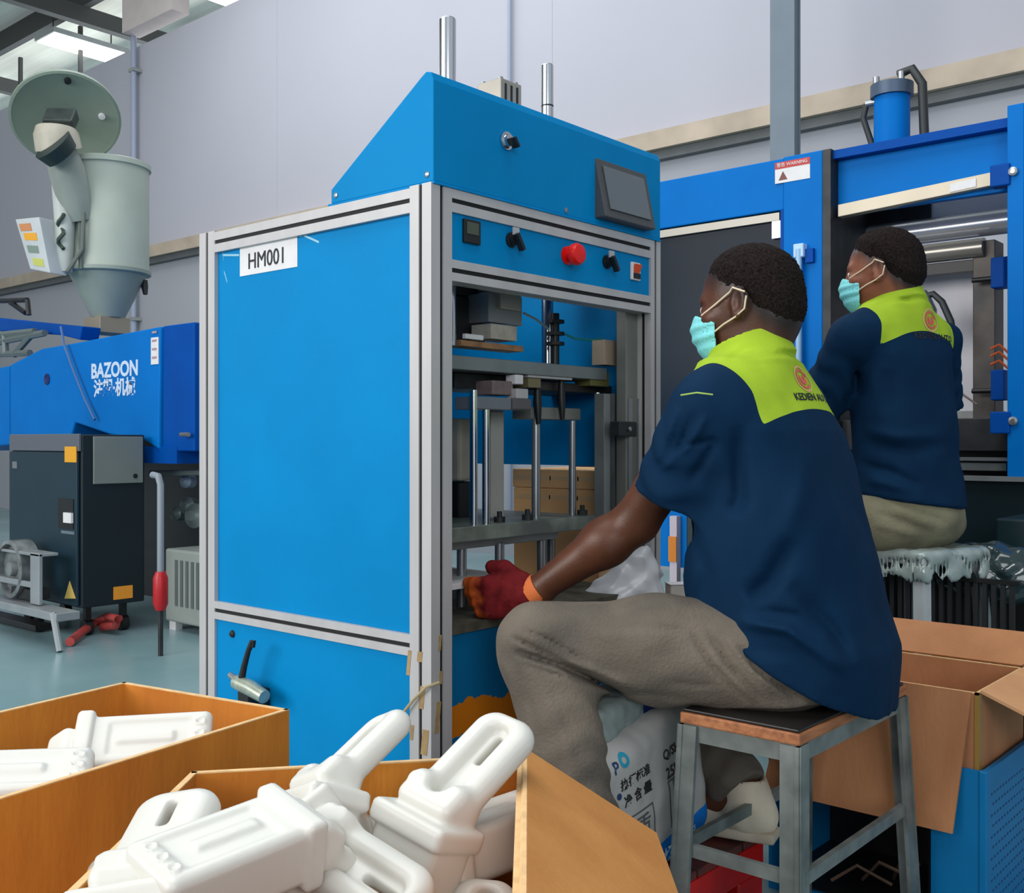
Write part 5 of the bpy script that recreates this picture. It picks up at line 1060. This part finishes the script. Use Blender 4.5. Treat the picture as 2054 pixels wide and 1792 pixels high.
# ================================================================== STOOLS, FOOT PALLET
def W(a): return Vector([float(v) for v in c2w(np.asarray(a, dtype=float))])
SX0, SX1, SY0, SY1, SZ = -1.015, -0.785, 1.63, 2.10, 0.520
ST = thing('work_stool', ((SX0 + SX1) / 2, (SY0 + SY1) / 2, 0), 'steel-legged stool with a wooden seat board under the nearest worker', 'stool')
MB().box((SX0, SY0, SZ - 0.024), (SX1, SY1, SZ - 0.004)).build('seat_board', mat('seat_plywood', (178, 116, 74), 0.6, rgb2=(140, 84, 52), vscale=12, stretch=(6, 1, 8)), ST, bevel=0.003)
MB().box((SX0 + 0.004, SY0 + 0.004, SZ - 0.004), (SX1 - 0.004, SY1 - 0.004, SZ + 0.002)).build('seat_shade', mat('seat_shade_black', (24, 22, 22), 0.4, var=0.2, vscale=20), ST, bevel=0.002)  # black layer paints the shade on the seat under the worker
LEG = mat('stool_worn_steel', (132, 140, 138), 0.45, 0.35, rgb2=(96, 104, 102), vscale=16)
rim = MB()
for (a, b) in (((SX0, SY0), (SX1, SY0)), ((SX1, SY0), (SX1, SY1)), ((SX1, SY1), (SX0, SY1)), ((SX0, SY1), (SX0, SY0))):
    d = Vector((b[0] - a[0], b[1] - a[1], 0)); m_ = Vector(((a[0] + b[0]) / 2, (a[1] + b[1]) / 2, SZ - 0.039)); inn = Vector((-d.y, d.x, 0)).normalized()
    rim.obox(m_ + inn * 0.008, d, inn, Z_, d.length / 2 - 0.006, 0.004, 0.015)
rim.build('seat_frame', LEG, ST)
for (x, y, ox, oy) in ((SX0 + 0.016, SY0 + 0.016, -0.012, -0.03), (SX1 - 0.016, SY0 + 0.016, 0.012, -0.025), (SX1 - 0.016, SY1 - 0.016, 0.02, 0.03), (SX0 + 0.016, SY1 - 0.016, -0.02, 0.03)):
    t0, t1 = Vector((x, y, SZ - 0.025)), Vector((x + ox, y + oy, 0.0)); ax = (t1 - t0).normalized(); sx = 1 if ox > 0 else -1; sy = 1 if oy > 0 else -1
    MB().obox((t0 + t1) / 2 + Vector((sx * 0.012, 0, 0)), ax, Y_, X_, (t1 - t0).length / 2, 0.020, 0.004).obox((t0 + t1) / 2 + Vector((0, sy * 0.014, 0)), ax, X_, Y_, (t1 - t0).length / 2, 0.019, 0.004).build('leg', LEG, ST)
zs = 0.275
for (a, b) in (((SX0 + 0.01, SY0 + 0.0), (SX1 - 0.01, SY0 + 0.0)), ((SX1, SY0 + 0.01), (SX1, SY1 - 0.01)), ((SX0, SY0 + 0.01), (SX0, SY1 - 0.01))):
    d = Vector((b[0] - a[0], b[1] - a[1], 0)); MB().obox(((a[0] + b[0]) / 2, (a[1] + b[1]) / 2, zs), d, Z_, d.cross(Vector(Z_)), d.length / 2, 0.011, 0.006).build('stretcher', LEG, ST)
s2 = A(1.135, 2.985, 0); SZ2 = 0.700
S2 = thing('tall_stool', W(s2), 'tall pale stool with a plastic-wrapped seat under the second worker', 'stool')
e1, e2 = W(L2).normalized(), W(F2).normalized(); c0 = W(s2)
PALE = mat('stool_pale_grey', (176, 182, 184), 0.45, var=0.08, vscale=12)
MB().obox(c0 + Vector((0, 0, SZ2 - 0.016)), e1, e2, Z_, 0.135, 0.135, 0.016).build('seat_board', PALE, S2, bevel=0.004)
def wrap(p):
    q = (p - (s2 + A(0, 0, SZ2 - 0.04))) @ rot_of(L2, F2, UP); d = sd_box(q, A(0, 0, 0), A(0.145, 0.145, 0.048), 0.02)
    lowe = -0.032 - 0.018 * np.sin(q[:, 0] * 45 + 1.0) * np.sin(q[:, 1] * 38) - 0.012 * np.sin(q[:, 0] * 110)
    d = np.maximum(d, lowe - q[:, 2]); d = np.maximum(d, -sd_box(q, A(0, 0, -0.02), A(0.137, 0.137, 0.05), 0.012)); return d + 0.004 * wob(p, 70, 0.8)
field('plastic_wrap', wrap, s2 + A(-0.24, -0.24, SZ2 - 0.13), s2 + A(0.24, 0.24, SZ2 + 0.05), 0.0065, mat('wrap_film', (168, 180, 178), 0.15, spec=0.9, rgb2=(136, 150, 146), vscale=20), S2, True)
for i in (-1, 1):
    for j in (-1, 1):
        a = c0 + e1 * (i * 0.115) + e2 * (j * 0.115) + Vector((0, 0, SZ2 - 0.03)); b = c0 + e1 * (i * 0.15) + e2 * (j * 0.15); d = b - a
        MB().obox((a + b) / 2, d, e1, e2, d.length / 2, 0.016, 0.016).build('leg', PALE, S2)
    MB().obox(c0 + e1 * (i * 0.135) + Vector((0, 0, 0.265)), e2, Z_, e1, 0.135, 0.011, 0.008).build('stretcher', PALE, S2)
MB().obox(c0 + e2 * 0.135 + Vector((0, 0, 0.265)), e1, Z_, e2, 0.135, 0.011, 0.008).build('foot_bar', PALE, S2)

PX0, PX1, PY0, PY1 = -1.43, -1.035, 1.38, 1.985
PT = thing('foot_pallet', ((PX0 + PX1) / 2, (PY0 + PY1) / 2, 0), 'red plastic pallet under the white sack and the worker\'s feet', 'pallet')
REDP = mat('pallet_red', (206, 20, 14), 0.4, rgb2=(150, 12, 12), vscale=7); REDT = mat('pallet_top_dark_red', (126, 44, 36), 0.6, rgb2=(70, 40, 34), vscale=18)  # deck is a darker, mottled red than the sides
for k in range(7):
    y = PY0 + (PY1 - PY0) * k / 7; MB().box((PX0, y + 0.004, 0.182), (PX1, y + (PY1 - PY0) / 7 - 0.004, 0.198)).build('deck_slat', REDT, PT, bevel=0.002)
for x in (PX0 + 0.0, PX1 - 0.02): MB().box((x, PY0, 0.12), (x + 0.02, PY1, 0.181)).build('side_rail', REDP, PT, bevel=0.003)
for k in range(4):
    y = PY0 + (PY1 - PY0 - 0.10) * k / 3; MB().box((PX1 - 0.10, y, 0.0), (PX1 - 0.002, y + 0.10, 0.119)).build('block', REDP, PT, bevel=0.004); MB().box((PX0 + 0.002, y, 0.0), (PX0 + 0.10, y + 0.10, 0.119)).build('block', REDP, PT, bevel=0.004)

# ================================================================== SACK with printed front
sc = A(0.268, 1.975, 0.335); e1c = A(0.655, 0.756, 0); nc = A(0.7559, -0.6547, 0)
tl = 0.17; upc = unit(UP * math.cos(tl) - e1c * math.sin(tl)); e1t = unit(e1c * math.cos(tl) + UP * math.sin(tl))
SR = rot_of(e1t, nc, upc)
def sackfn(p):
    q = (p - sc) @ SR; d = sd_box(q, A(0, -0.055, 0), A(0.185, 0.062, 0.150), 0.045)
    d = d - 0.010 * np.cos(np.clip(q[:, 0] / 0.19, -1, 1) * 1.5) * np.cos(np.clip(q[:, 2] / 0.16, -1, 1) * 1.5)
    d = d + 0.0035 * wob(p, 34, 1.1) + 0.002 * wob(p, 80, 2.0)
    return np.maximum(d, 0.2005 - p[:, 2])
SACKM = two_tone('sack_weave', (166, 164, 162), (16, 112, 196), 'band', rough=0.6, var=0.06, vscale=12, bump=0.15, bscale=500)
sk = field('sack', sackfn, sc - 0.30, sc + 0.30, 0.005, SACKM, None, True, {'band': lambda V: -0.078 - ((V - sc) @ SR)[:, 2]})
tag(sk, 'white woven sack with printed front and blue bottom band under the stool', 'sack')
def foldfn(p):
    q = (p - (sc + upc * 0.165 - nc * 0.07)) @ SR; d = sd_box(q, A(0.0, 0, 0), A(0.165, 0.05, 0.035), 0.022); return d + 0.006 * wob(p, 48, 0.4) + 0.003 * wob(p, 110, 1.4)
field('folded_top', foldfn, sc + upc * 0.165 - 0.25, sc + upc * 0.165 + 0.25, 0.005, two_tone('sack_top_film', (128, 138, 136), (22, 40, 92), 'patch', rough=0.4, var=0.15, vscale=30), sk, True,
      {'patch': lambda V: 0.022 - np.maximum(np.abs(((V - sc) @ SR)[:, 0] - 0.045), np.abs(((V - sc) @ SR)[:, 2] - 0.165))})
bv = bvh_of(sk)
def SP(u, v): return W(sc + e1t * u + upc * v + nc * 0.02)
rt, upw, nw = W(e1t), W(upc), W(nc)
def stext(t, size, u, v, m=INK): return drape_text('sack_print', t, size, SP(u, v), rt, upw, nw, m, sk, bv, 0.0012)
stext('执行标准', 0.022, -0.075, 0.075); stext('Q/SH', 0.026, 0.045, 0.077); stext('净 含 量', 0.024, -0.072, 0.042); stext('25kg', 0.028, 0.046, 0.040)
TEAL = mat('print_teal', (28, 140, 168), 0.6); NAVY = mat('print_navy', (24, 52, 92), 0.6); PWH = mat('print_white', (196, 226, 240), 0.6)
drape_mesh('sack_logo', ring_mesh(0.006, 0.013, 0, 6.283), SP(-0.100, 0.118), rt, upw, nw, TEAL, sk, bv, 0.0012); stext('P', 0.03, -0.125, 0.112, NAVY); drape_mesh('sack_dot', ring_mesh(0.0005, 0.006, 0, 6.283), SP(-0.125, 0.060), rt, upw, nw, NAVY, sk, bv, 0.0012)
def frame_mesh(w_, h_, t_):
    me = bpy.data.meshes.new('frame'); V = []; Fc = []
    for (x0, y0, x1, y1) in ((-w_, -h_, w_, -h_ + t_), (-w_, h_ - t_, w_, h_), (-w_, -h_, -w_ + t_, h_), (w_ - t_, -h_, w_, h_)):
        n_ = 8
        for k in range(n_):
            u0, u1 = k / n_, (k + 1) / n_; b_ = len(V)
            if x1 - x0 > y1 - y0: V += [(x0 + (x1 - x0) * u0, y0, 0), (x0 + (x1 - x0) * u1, y0, 0), (x0 + (x1 - x0) * u1, y1, 0), (x0 + (x1 - x0) * u0, y1, 0)]
            else: V += [(x0, y0 + (y1 - y0) * u0, 0), (x1, y0 + (y1 - y0) * u0, 0), (x1, y0 + (y1 - y0) * u1, 0), (x0, y0 + (y1 - y0) * u1, 0)]
            Fc.append((b_, b_ + 1, b_ + 2, b_ + 3))
    me.from_pydata(V, [], Fc); return me
GRY = mat('print_grey', (84, 84, 86), 0.6)
drape_mesh('sack_frame', frame_mesh(0.036, 0.034, 0.003), SP(-0.07, -0.022), rt, upw, nw, GRY, sk, bv, 0.0012); drape_mesh('sack_frame', frame_mesh(0.030, 0.046, 0.003), SP(0.048, -0.018), rt, upw, nw, GRY, sk, bv, 0.0012)
stext('质', 0.046, -0.07, -0.022, GRY); stext('防', 0.03, 0.048, 0.008, GRY); stext('雨', 0.03, 0.048, -0.024, GRY); stext('小心', 0.018, 0.048, -0.052, GRY)
stext('聚丙烯树脂', 0.040, 0.01, -0.118, PWH)

# ---------------- white film bag and small white box by the machine's right post
bc = cp(1262, 1165, 2.60)
def pbag(p):
    q = p - bc; wd = np.interp(q[:, 2], [-0.07, 0.0, 0.05, 0.10], [0.125, 0.085, 0.05, 0.012]); sh = 0.045 * np.clip(q[:, 2] / 0.1, -1, 1)
    d = np.maximum(np.sqrt(((q[:, 0] - sh) / 1.0) ** 2 + (q[:, 1] / 0.75) ** 2) - wd, np.abs(q[:, 2] - 0.015) - 0.085) * 0.7
    return d + 0.010 * np.abs(wob(p, 42, 0.5)) + 0.004 * wob(p, 100, 1.8)
o = field('film_bag', pbag, bc - 0.19, bc + 0.19, 0.006, mat('film_white', (206, 206, 212), 0.35, spec=0.7, var=0.04), None, True)
tag(o, 'crumpled white film bag on the machine deck behind the worker\'s forearm', 'bag')
b0 = W(cp(1362, 1208, 2.72)); zb = b0.z
t = thing('side_shelf', (b0.x, b0.y, 0), 'narrow grey shelf stand beside the blue machine', 'stand')
MB().box((b0.x - 0.06, b0.y - 0.05, zb - 0.02), (b0.x + 0.06, b0.y + 0.06, zb - 0.001)).build('shelf_top', GREY, t); MB().box((b0.x - 0.015, b0.y - 0.01, 0.02), (b0.x + 0.015, b0.y + 0.02, zb - 0.02)).build('shelf_leg', GREY, t); MB().box((b0.x - 0.06, b0.y - 0.05, 0), (b0.x + 0.06, b0.y + 0.06, 0.02)).build('shelf_foot', GREY, t)
bx = MB().obox(b0 + Vector((0, 0, 0.024)), W(A(1, 0.15, 0)), W(A(-0.15, 1, 0)), Z_, 0.030, 0.024, 0.0235).build('small_box', mat('small_box_white', (218, 208, 198), 0.7, var=0.06, vscale=30), bevel=0.003)
MB().obox(b0 + Vector((0, 0, 0.0478)), W(A(1, 0.15, 0)), W(A(-0.15, 1, 0)), Z_, 0.031, 0.025, 0.001).build('box_lid', WHITE, bx)
tag(bx, 'small white box on the narrow shelf by the worker\'s waist', 'box')
a, b = ony(1346, 1035, YP - 0.02), ony(1360, 1180, YP - 0.02)
MB().box((a.x, YP - 0.03, b.z), (b.x, YP - 0.001, a.z)).build('door_edge', mat('edge_lilac_white', (188, 178, 190), 0.5), M2)
MB().box((a.x - 0.004, YP - 0.034, ony(1350, 1125, YP).z), (b.x, YP - 0.0305, ony(1350, 1075, YP).z)).build('edge_marker', mat('marker_orange', (204, 122, 30), 0.6), M2)

# ================================================================== CARDBOARD BOXES
def board(mb, a, b, c, d, th):
    """sheet a-b-c-d with thickness to its left-hand side"""
    a, b, c, d = map(Vector, (a, b, c, d)); n = (b - a).cross(d - a).normalized() * th
    return mb.add([a, b, c, d, a + n, b + n, c + n, d + n], [(0, 3, 2, 1), (4, 5, 6, 7), (0, 1, 5, 4), (1, 2, 6, 5), (2, 3, 7, 6), (3, 0, 4, 7)])
def open_box(corners, z0, z1, label, th=0.007, m=CARD, names=None):
    """corners run anticlockwise seen from above (room coordinates)"""
    c = [Vector((q[0], q[1], 0)) for q in corners]; mid = sum(c, Vector()) / 4
    t = thing('cardboard_box', (mid.x, mid.y, z0), label, 'box'); z = lambda v, h: Vector((v.x, v.y, h))
    for i in range(4):
        a, b = c[i], c[(i + 1) % 4]; w_ = board(MB(), z(a, z0), z(b, z0), z(b, z1), z(a, z1), -th).build('box_side', m, t)
        d = (b - a).normalized(); nn = Vector((-d.y, d.x, 0)) * th
        MB().add([z(a, z1), z(b, z1), z(b, z1) + nn, z(a, z1) + nn, z(a, z1 + 0.0015), z(b, z1 + 0.0015), z(b, z1 + 0.0015) + nn, z(a, z1 + 0.0015) + nn], [(0, 3, 2, 1), (4, 5, 6, 7), (0, 1, 5, 4), (1, 2, 6, 5), (2, 3, 7, 6), (3, 0, 4, 7)]).build('cut_edge', CARD_E, w_)
    mb = MB(); mb.prism([z(q, z0) for q in c], (0, 0, 0.006)).build('box_bottom', m, t)
    return t
CARD_O = mat('cardboard_honey', (216, 138, 44), 0.85, rgb2=(186, 108, 26), vscale=9, bump=0.15, bscale=120, stretch=(1, 1, 0.25))
B1c = [W(A(-0.641, 1.754, 0)), W(A(-0.963, 1.224, 0)), W(A(-0.653, 1.046, 0)), W(A(-0.331, 1.576, 0))]
BX1 = open_box(B1c, 0.0, 0.600, 'open cardboard box of white plastic jugs standing against the machine\'s blue side', m=CARD_O)
B2c = [W(A(-0.367, 1.215, 0)), W(A(-0.377, 0.76, 0)), W(A(0.005, 0.76, 0)), W(A(0.014, 1.283, 0))]
BX2 = open_box(B2c, 0.0, 0.620, 'open cardboard box heaped with white jugs, one flap folded out', m=CARD_O)
h0, h1 = W(A(0.016, 1.281, 0.622)), W(A(0.008, 0.762, 0.622))
fl = board(MB(), h1, W(A(0.172, 0.77, 0.515)), W(A(0.172, 1.285, 0.520)), h0, 0.006).build('flap', mat('cardboard_flap_tan', (198, 136, 70), 0.85, rgb2=(182, 118, 54), vscale=8, bump=0.12, bscale=120), BX2)
MB().tube([h0 + Vector((0, 0, 0.002)), h1 + Vector((0, 0, 0.002))], 0.004, 6).build('fold_line', CARD_E, BX2)
# box in the blue crate (right)
CX0, CX1, CY0, CY1 = -1.10, -0.675, 2.185, 2.50
B3c = [(CX1, CY0), (CX1, CY1), (CX0, CY1), (CX0, CY0)]
CARD_P = mat('cardboard_pinkish_tan', (188, 130, 88), 0.85, rgb2=(164, 108, 70), vscale=8, bump=0.12, bscale=120, stretch=(1, 1, 0.3))
BX3 = open_box(B3c, 0.327, 0.500, 'flapped cardboard box standing in the blue perforated crate', m=CARD_P)
board(MB(), (CX0 + 0.03, CY0 - 0.002, 0.502), (CX1 - 0.012, CY0 - 0.002, 0.502), (CX1 - 0.035, CY0 - 0.045, 0.228), (CX0 - 0.02, CY0 - 0.045, 0.228), 0.006).build('flap', CARD_P, BX3)
board(MB(), (CX0 + 0.01, CY1 + 0.002, 0.502), (CX1 - 0.005, CY1 + 0.002, 0.502), (CX1 + 0.07, CY1 + 0.065, 0.566), (CX0 + 0.10, CY1 + 0.065, 0.566), 0.006).build('flap', CARD_P, BX3)
board(MB(), (CX1 + 0.002, CY0 + 0.004, 0.502), (CX1 + 0.002, CY1 - 0.004, 0.502), (CX1 + 0.20, CY1 + 0.01, 0.425), (CX1 + 0.20, CY0 + 0.004, 0.425), -0.006).build('flap', mat('flap_light_tan', (204, 152, 108), 0.85, rgb2=(190, 136, 92), vscale=8), BX3)
MB().box((CX1 - 0.006, CY0 - 0.003, 0.33), (CX1 + 0.003, CY0 + 0.012, 0.497)).build('corner_tape', mat('tape_olive', (150, 116, 52), 0.35), BX3)
CR = thing('perforated_crate', ((CX0 + CX1) / 2, (CY0 + CY1) / 2 + 0.05, 0), 'blue plastic crate with a perforated side holding the flapped box', 'crate')
CRB = mat('crate_blue', (0, 112, 170), 0.45, spec=0.3, var=0.06, vscale=4); ox0, ox1, oy0, oy1, oz = CX0 - 0.02, CX1 + 0.018, CY0 - 0.014, CY1 + 0.16, 0.352
for (lo_, hi_) in (((ox0, oy0, 0.02), (ox0 + 0.008, oy1, oz)), ((ox1 - 0.008, oy0, 0.02), (ox1, oy1, oz)), ((-0.762, oy0, 0.02), (ox1 - 0.008, oy0 + 0.008, oz)), ((ox0 + 0.008, oy0, 0.325), (-0.762, oy0 + 0.008, oz)), ((ox0 + 0.008, oy1 - 0.008, 0.02), (ox1 - 0.008, oy1, oz))):
    MB().box(lo_, hi_).build('crate_side', CRB, CR)
MB().box((ox0, oy0, 0.0), (ox1, oy1, 0.02)).build('crate_base', CRB, CR)
MB().box((ox0 + 0.01, oy0 + 0.30, 0.021), (-0.764, oy0 + 0.306, 0.324)).build('interior_shade', BLACK, CR); MB().box((-0.770, oy0 + 0.009, 0.021), (-0.763, oy0 + 0.30, 0.324)).build('interior_shade', BLACK, CR); MB().box((ox0 + 0.009, oy0 + 0.009, 0.021), (-0.772, oy0 + 0.299, 0.024)).build('interior_shade', BLACK, CR)  # black panels paint the shaded gap inside the crate
for k in range(3): MB().tube([(ox0 + 0.12 + 0.05 * k, oy0 + 0.06 + 0.05 * k, 0.03), (ox0 + 0.17 + 0.05 * k, oy0 + 0.08, 0.07 + 0.02 * k), (ox0 + 0.24 + 0.03 * k, oy0 + 0.10, 0.04 + 0.03 * k)], 0.004, 6).build('loose_wire', mat('wire_brown', (96, 74, 58), 0.6), CR)
MB().box((ox1 - 0.012, oy0 - 0.004, 0.02), (ox1 + 0.004, oy0 + 0.012, oz + 0.002)).build('corner_post', CRB, CR, bevel=0.003)
MB().box((ox1 - 0.009, oy0 + 0.008, oz - 0.03), (ox1 + 0.003, oy1, oz + 0.001)).build('crate_rim', CRB, CR, bevel=0.002)
pf = MB()
for r in range(13):
    for k in range(22):
        y = oy0 + 0.035 + k * 0.019 + (0.0095 if r % 2 else 0); z = 0.04 + r * 0.0215
        if y < oy1 - 0.01: pf.box((ox1 - 0.003, y, z), (ox1 + 0.0004, y + 0.009, z + 0.0045))
o = pf.build('perforation', mat('perforation_navy', (6, 58, 108), 0.6), CR); o['kind'] = 'stuff'

# ================================================================== BLOW-MOULDED JUGS
HDPE = mat('jug_white_plastic', (216, 214, 207), 0.36, spec=0.45)
def jugfn(p, ch=1):
    c45, s45 = math.cos(0.72), math.sin(0.72); R = rot_of((c45, 0, s45), (0, 1, 0), (-s45, 0, c45)); q = p @ R
    d = sd_box(q, (-0.116, 0, 0), (0.100, 0.055, 0.041), 0.013)
    d = smin(d, sd_box(q, (-0.012, 0, 0), (0.015, 0.062, 0.048), 0.008), 0.002)
    d = smax(d, -sd_box(q, (-0.118, 0, 0.0445), (0.066, 0.034, 0.006), 0.005), 0.006)
    d = smin(d, sd_box(q, (-0.110, 0.0, 0.036), (0.046, 0.010, 0.006), 0.004), 0.006)
    d = smin(d, sd_box(p, (0.016, 0, 0.006), (0.026, 0.047, 0.030), 0.014), 0.010)
    qx = np.abs(p[:, 0] - 0.088) - (0.094 - 0.034); qy = np.abs(p[:, 1]) - (0.049 - 0.034)
    st = np.sqrt(np.maximum(qx, 0) ** 2 + np.maximum(qy, 0) ** 2) + np.minimum(np.maximum(qx, qy), 0) - 0.034
    d = smin(d, smax(st, np.abs(p[:, 2]) - 0.021, 0.026), 0.014)
    ax2 = np.clip(p[:, 0], 0.034, 0.142); st2 = np.sqrt((p[:, 0] - ax2) ** 2 + p[:, 1] ** 2)
    d = smax(d, -np.maximum(st2 - 0.015, 0.003 - ch * p[:, 2]), 0.014)
    ax3 = np.clip(p[:, 0], 0.100, 0.142); st3 = np.sqrt((p[:, 0] - ax3) ** 2 + p[:, 1] ** 2); d = smax(d, -(st3 - 0.0055), 0.004)
    def torus(c, r, t, Rm=None):
        x = (p if Rm is None else q) - np.asarray(c, np.float32); return np.sqrt((np.sqrt(x[:, 0] ** 2 + x[:, 1] ** 2) - r) ** 2 + x[:, 2] ** 2) - t
    d = smin(d, torus((0.022, 0.034, 0.034), 0.008, 0.0022), 0.002)
    for k, (x_, y_) in enumerate(((-0.196, -0.026), (-0.196, 0.0), (-0.196, 0.026))): d = smin(d, torus((x_, y_, 0.0425), 0.0075, 0.0018, 1), 0.002)
    return d
Vj, Fj = sdf_arrays(jugfn, (-0.21, -0.08, -0.21), (0.21, 0.08, 0.09), 0.0036)
JM = np_mesh('plastic_jug', Vj, Fj, [HDPE]); JM2 = np_mesh('plastic_jug_plain', *sdf_arrays(lambda p: jugfn(p, -1), (-0.21, -0.08, -0.21), (0.21, 0.08, 0.09), 0.0036), [HDPE])
def jug(R_, T_, zh, label, grp, scale=1.0, mesh=None):
    R_, T_ = np.asarray(R_, float), np.asarray(T_, float); x = T_ - R_; x /= np.linalg.norm(x); zv = np.asarray(zh, float); zv = zv - x * (zv @ x); zv /= np.linalg.norm(zv); y = np.cross(zv, x)
    o = bpy.data.objects.new('plastic_jug', mesh or JM); COL.objects.link(o); X, Y, Z, C = W(x), W(y), W(zv), W(R_)
    o.matrix_world = Matrix(((X.x * scale, Y.x * scale, Z.x * scale, C.x), (X.y * scale, Y.y * scale, Z.y * scale, C.y), (X.z * scale, Y.z * scale, Z.z * scale, C.z), (0, 0, 0, 1)))
    tag(o, label, 'jug', grp); return o
def jugb(R_, b, n, *a, **k):
    """placed by its body: rim centre, direction of the body, normal of its flat face"""
    b = unit(b); n = unit(np.asarray(n, float) - b * float(np.dot(b, n))); c, s_ = math.cos(0.72), math.sin(0.72)
    x = -b * c - n * s_; z = -b * s_ + n * c; return jug(R_, np.asarray(R_) + x * 0.18, z, *a, **k)
G2, G1 = 'white jugs heaped in the front box', 'white jugs in the box by the machine'
jug(cp(862, 1638, 1.11), cp(1008, 1480, 1.185), (-0.35, -0.6, 0.7), 'white jug with its slotted loop handle rising over the box\'s right back corner', G2, 0.82)
jug(cp(640, 1596, 1.13), cp(768, 1470, 1.215), (-0.70, -0.40, 0.5), 'white jug lying across the back edge, handle tip against the blue panel', G2, 0.77)
jugb(cp(596, 1672, 1.00), (-0.66, -0.72, -0.06), (-0.10, -0.42, 0.90), 'flat-sided white jug with embossed rings lying in the middle of the front box', G2, 0.72)
jug(A(-0.318, 0.905, 0.612), A(-0.326, 1.05, 0.640), (-0.15, -0.15, 1.0), 'white jug along the front box\'s left wall, only its smooth rounded handle showing', G2, 0.86, JM2)
jugb(cp(872, 1722, 1.13), (0.50, 0.45, 0.02), (-0.35, -0.2, 0.9), 'white jug end showing under the tall handle at the box\'s right wall', G2, 0.74)
jugb(cp(966, 2022, 1.0), (-0.1, -0.25, -0.96), (0.1, -0.95, 0.2), 'jug of which only a round shoulder shows at the bottom edge', G2, 0.72)
jug(cp(625, 1690, 1.05), cp(745, 1770, 1.0), (0.15, -0.6, 0.8), 'white jug whose ribbed handle runs down between the flat-sided and the tall one', G2, 0.80)
for (r, t, zh) in ((cp(730, 1800, 1.15), cp(860, 1770, 1.15), (0, -0.3, 0.9)), (cp(520, 1900, 1.10), cp(400, 1900, 1.12), (0, -0.2, 0.9)), (cp(760, 1700, 1.20), cp(860, 1690, 1.22), (0.1, -0.4, 0.9)), (cp(420, 1800, 1.10), cp(500, 1760, 1.14), (0, 0.2, 0.9)), (cp(860, 1960, 1.0), cp(740, 1960, 1.02), (0, -0.2, 0.9))):
    jug(r, t, zh, 'white jug buried deeper in the heap of the front box', G2, 0.76)
jugb(A(-0.605, 1.475, 0.560), (0.96, 0.22, 0.0), (0.05, -0.55, 0.83), 'white jug lying on top in the box by the machine, knob-like shoulder to the left', G1, 0.84, mesh=JM2)
jugb(A(-0.735, 1.30, 0.560), (0.93, 0.30, -0.05), (0.05, -0.25, 0.97), 'cream-looking jug with a broad flat side at the left edge of the picture', G1, 0.95, mesh=JM2)
jugb(A(-0.555, 1.33, 0.520), (-0.85, 0.50, -0.1), (0.0, -0.3, 0.95), 'white jug lying between the two others in the box by the machine', G1, 0.8, mesh=JM2)
for (b_, n_, c_) in (((-0.9, 0.4, 0), (0, -0.1, 1), A(-0.50, 1.50, 0.43)), ((-0.5, -0.8, 0), (0, 0, 1), A(-0.62, 1.30, 0.40))):
    jugb(c_, b_, n_, 'white jug buried deeper in the box by the machine', G1)
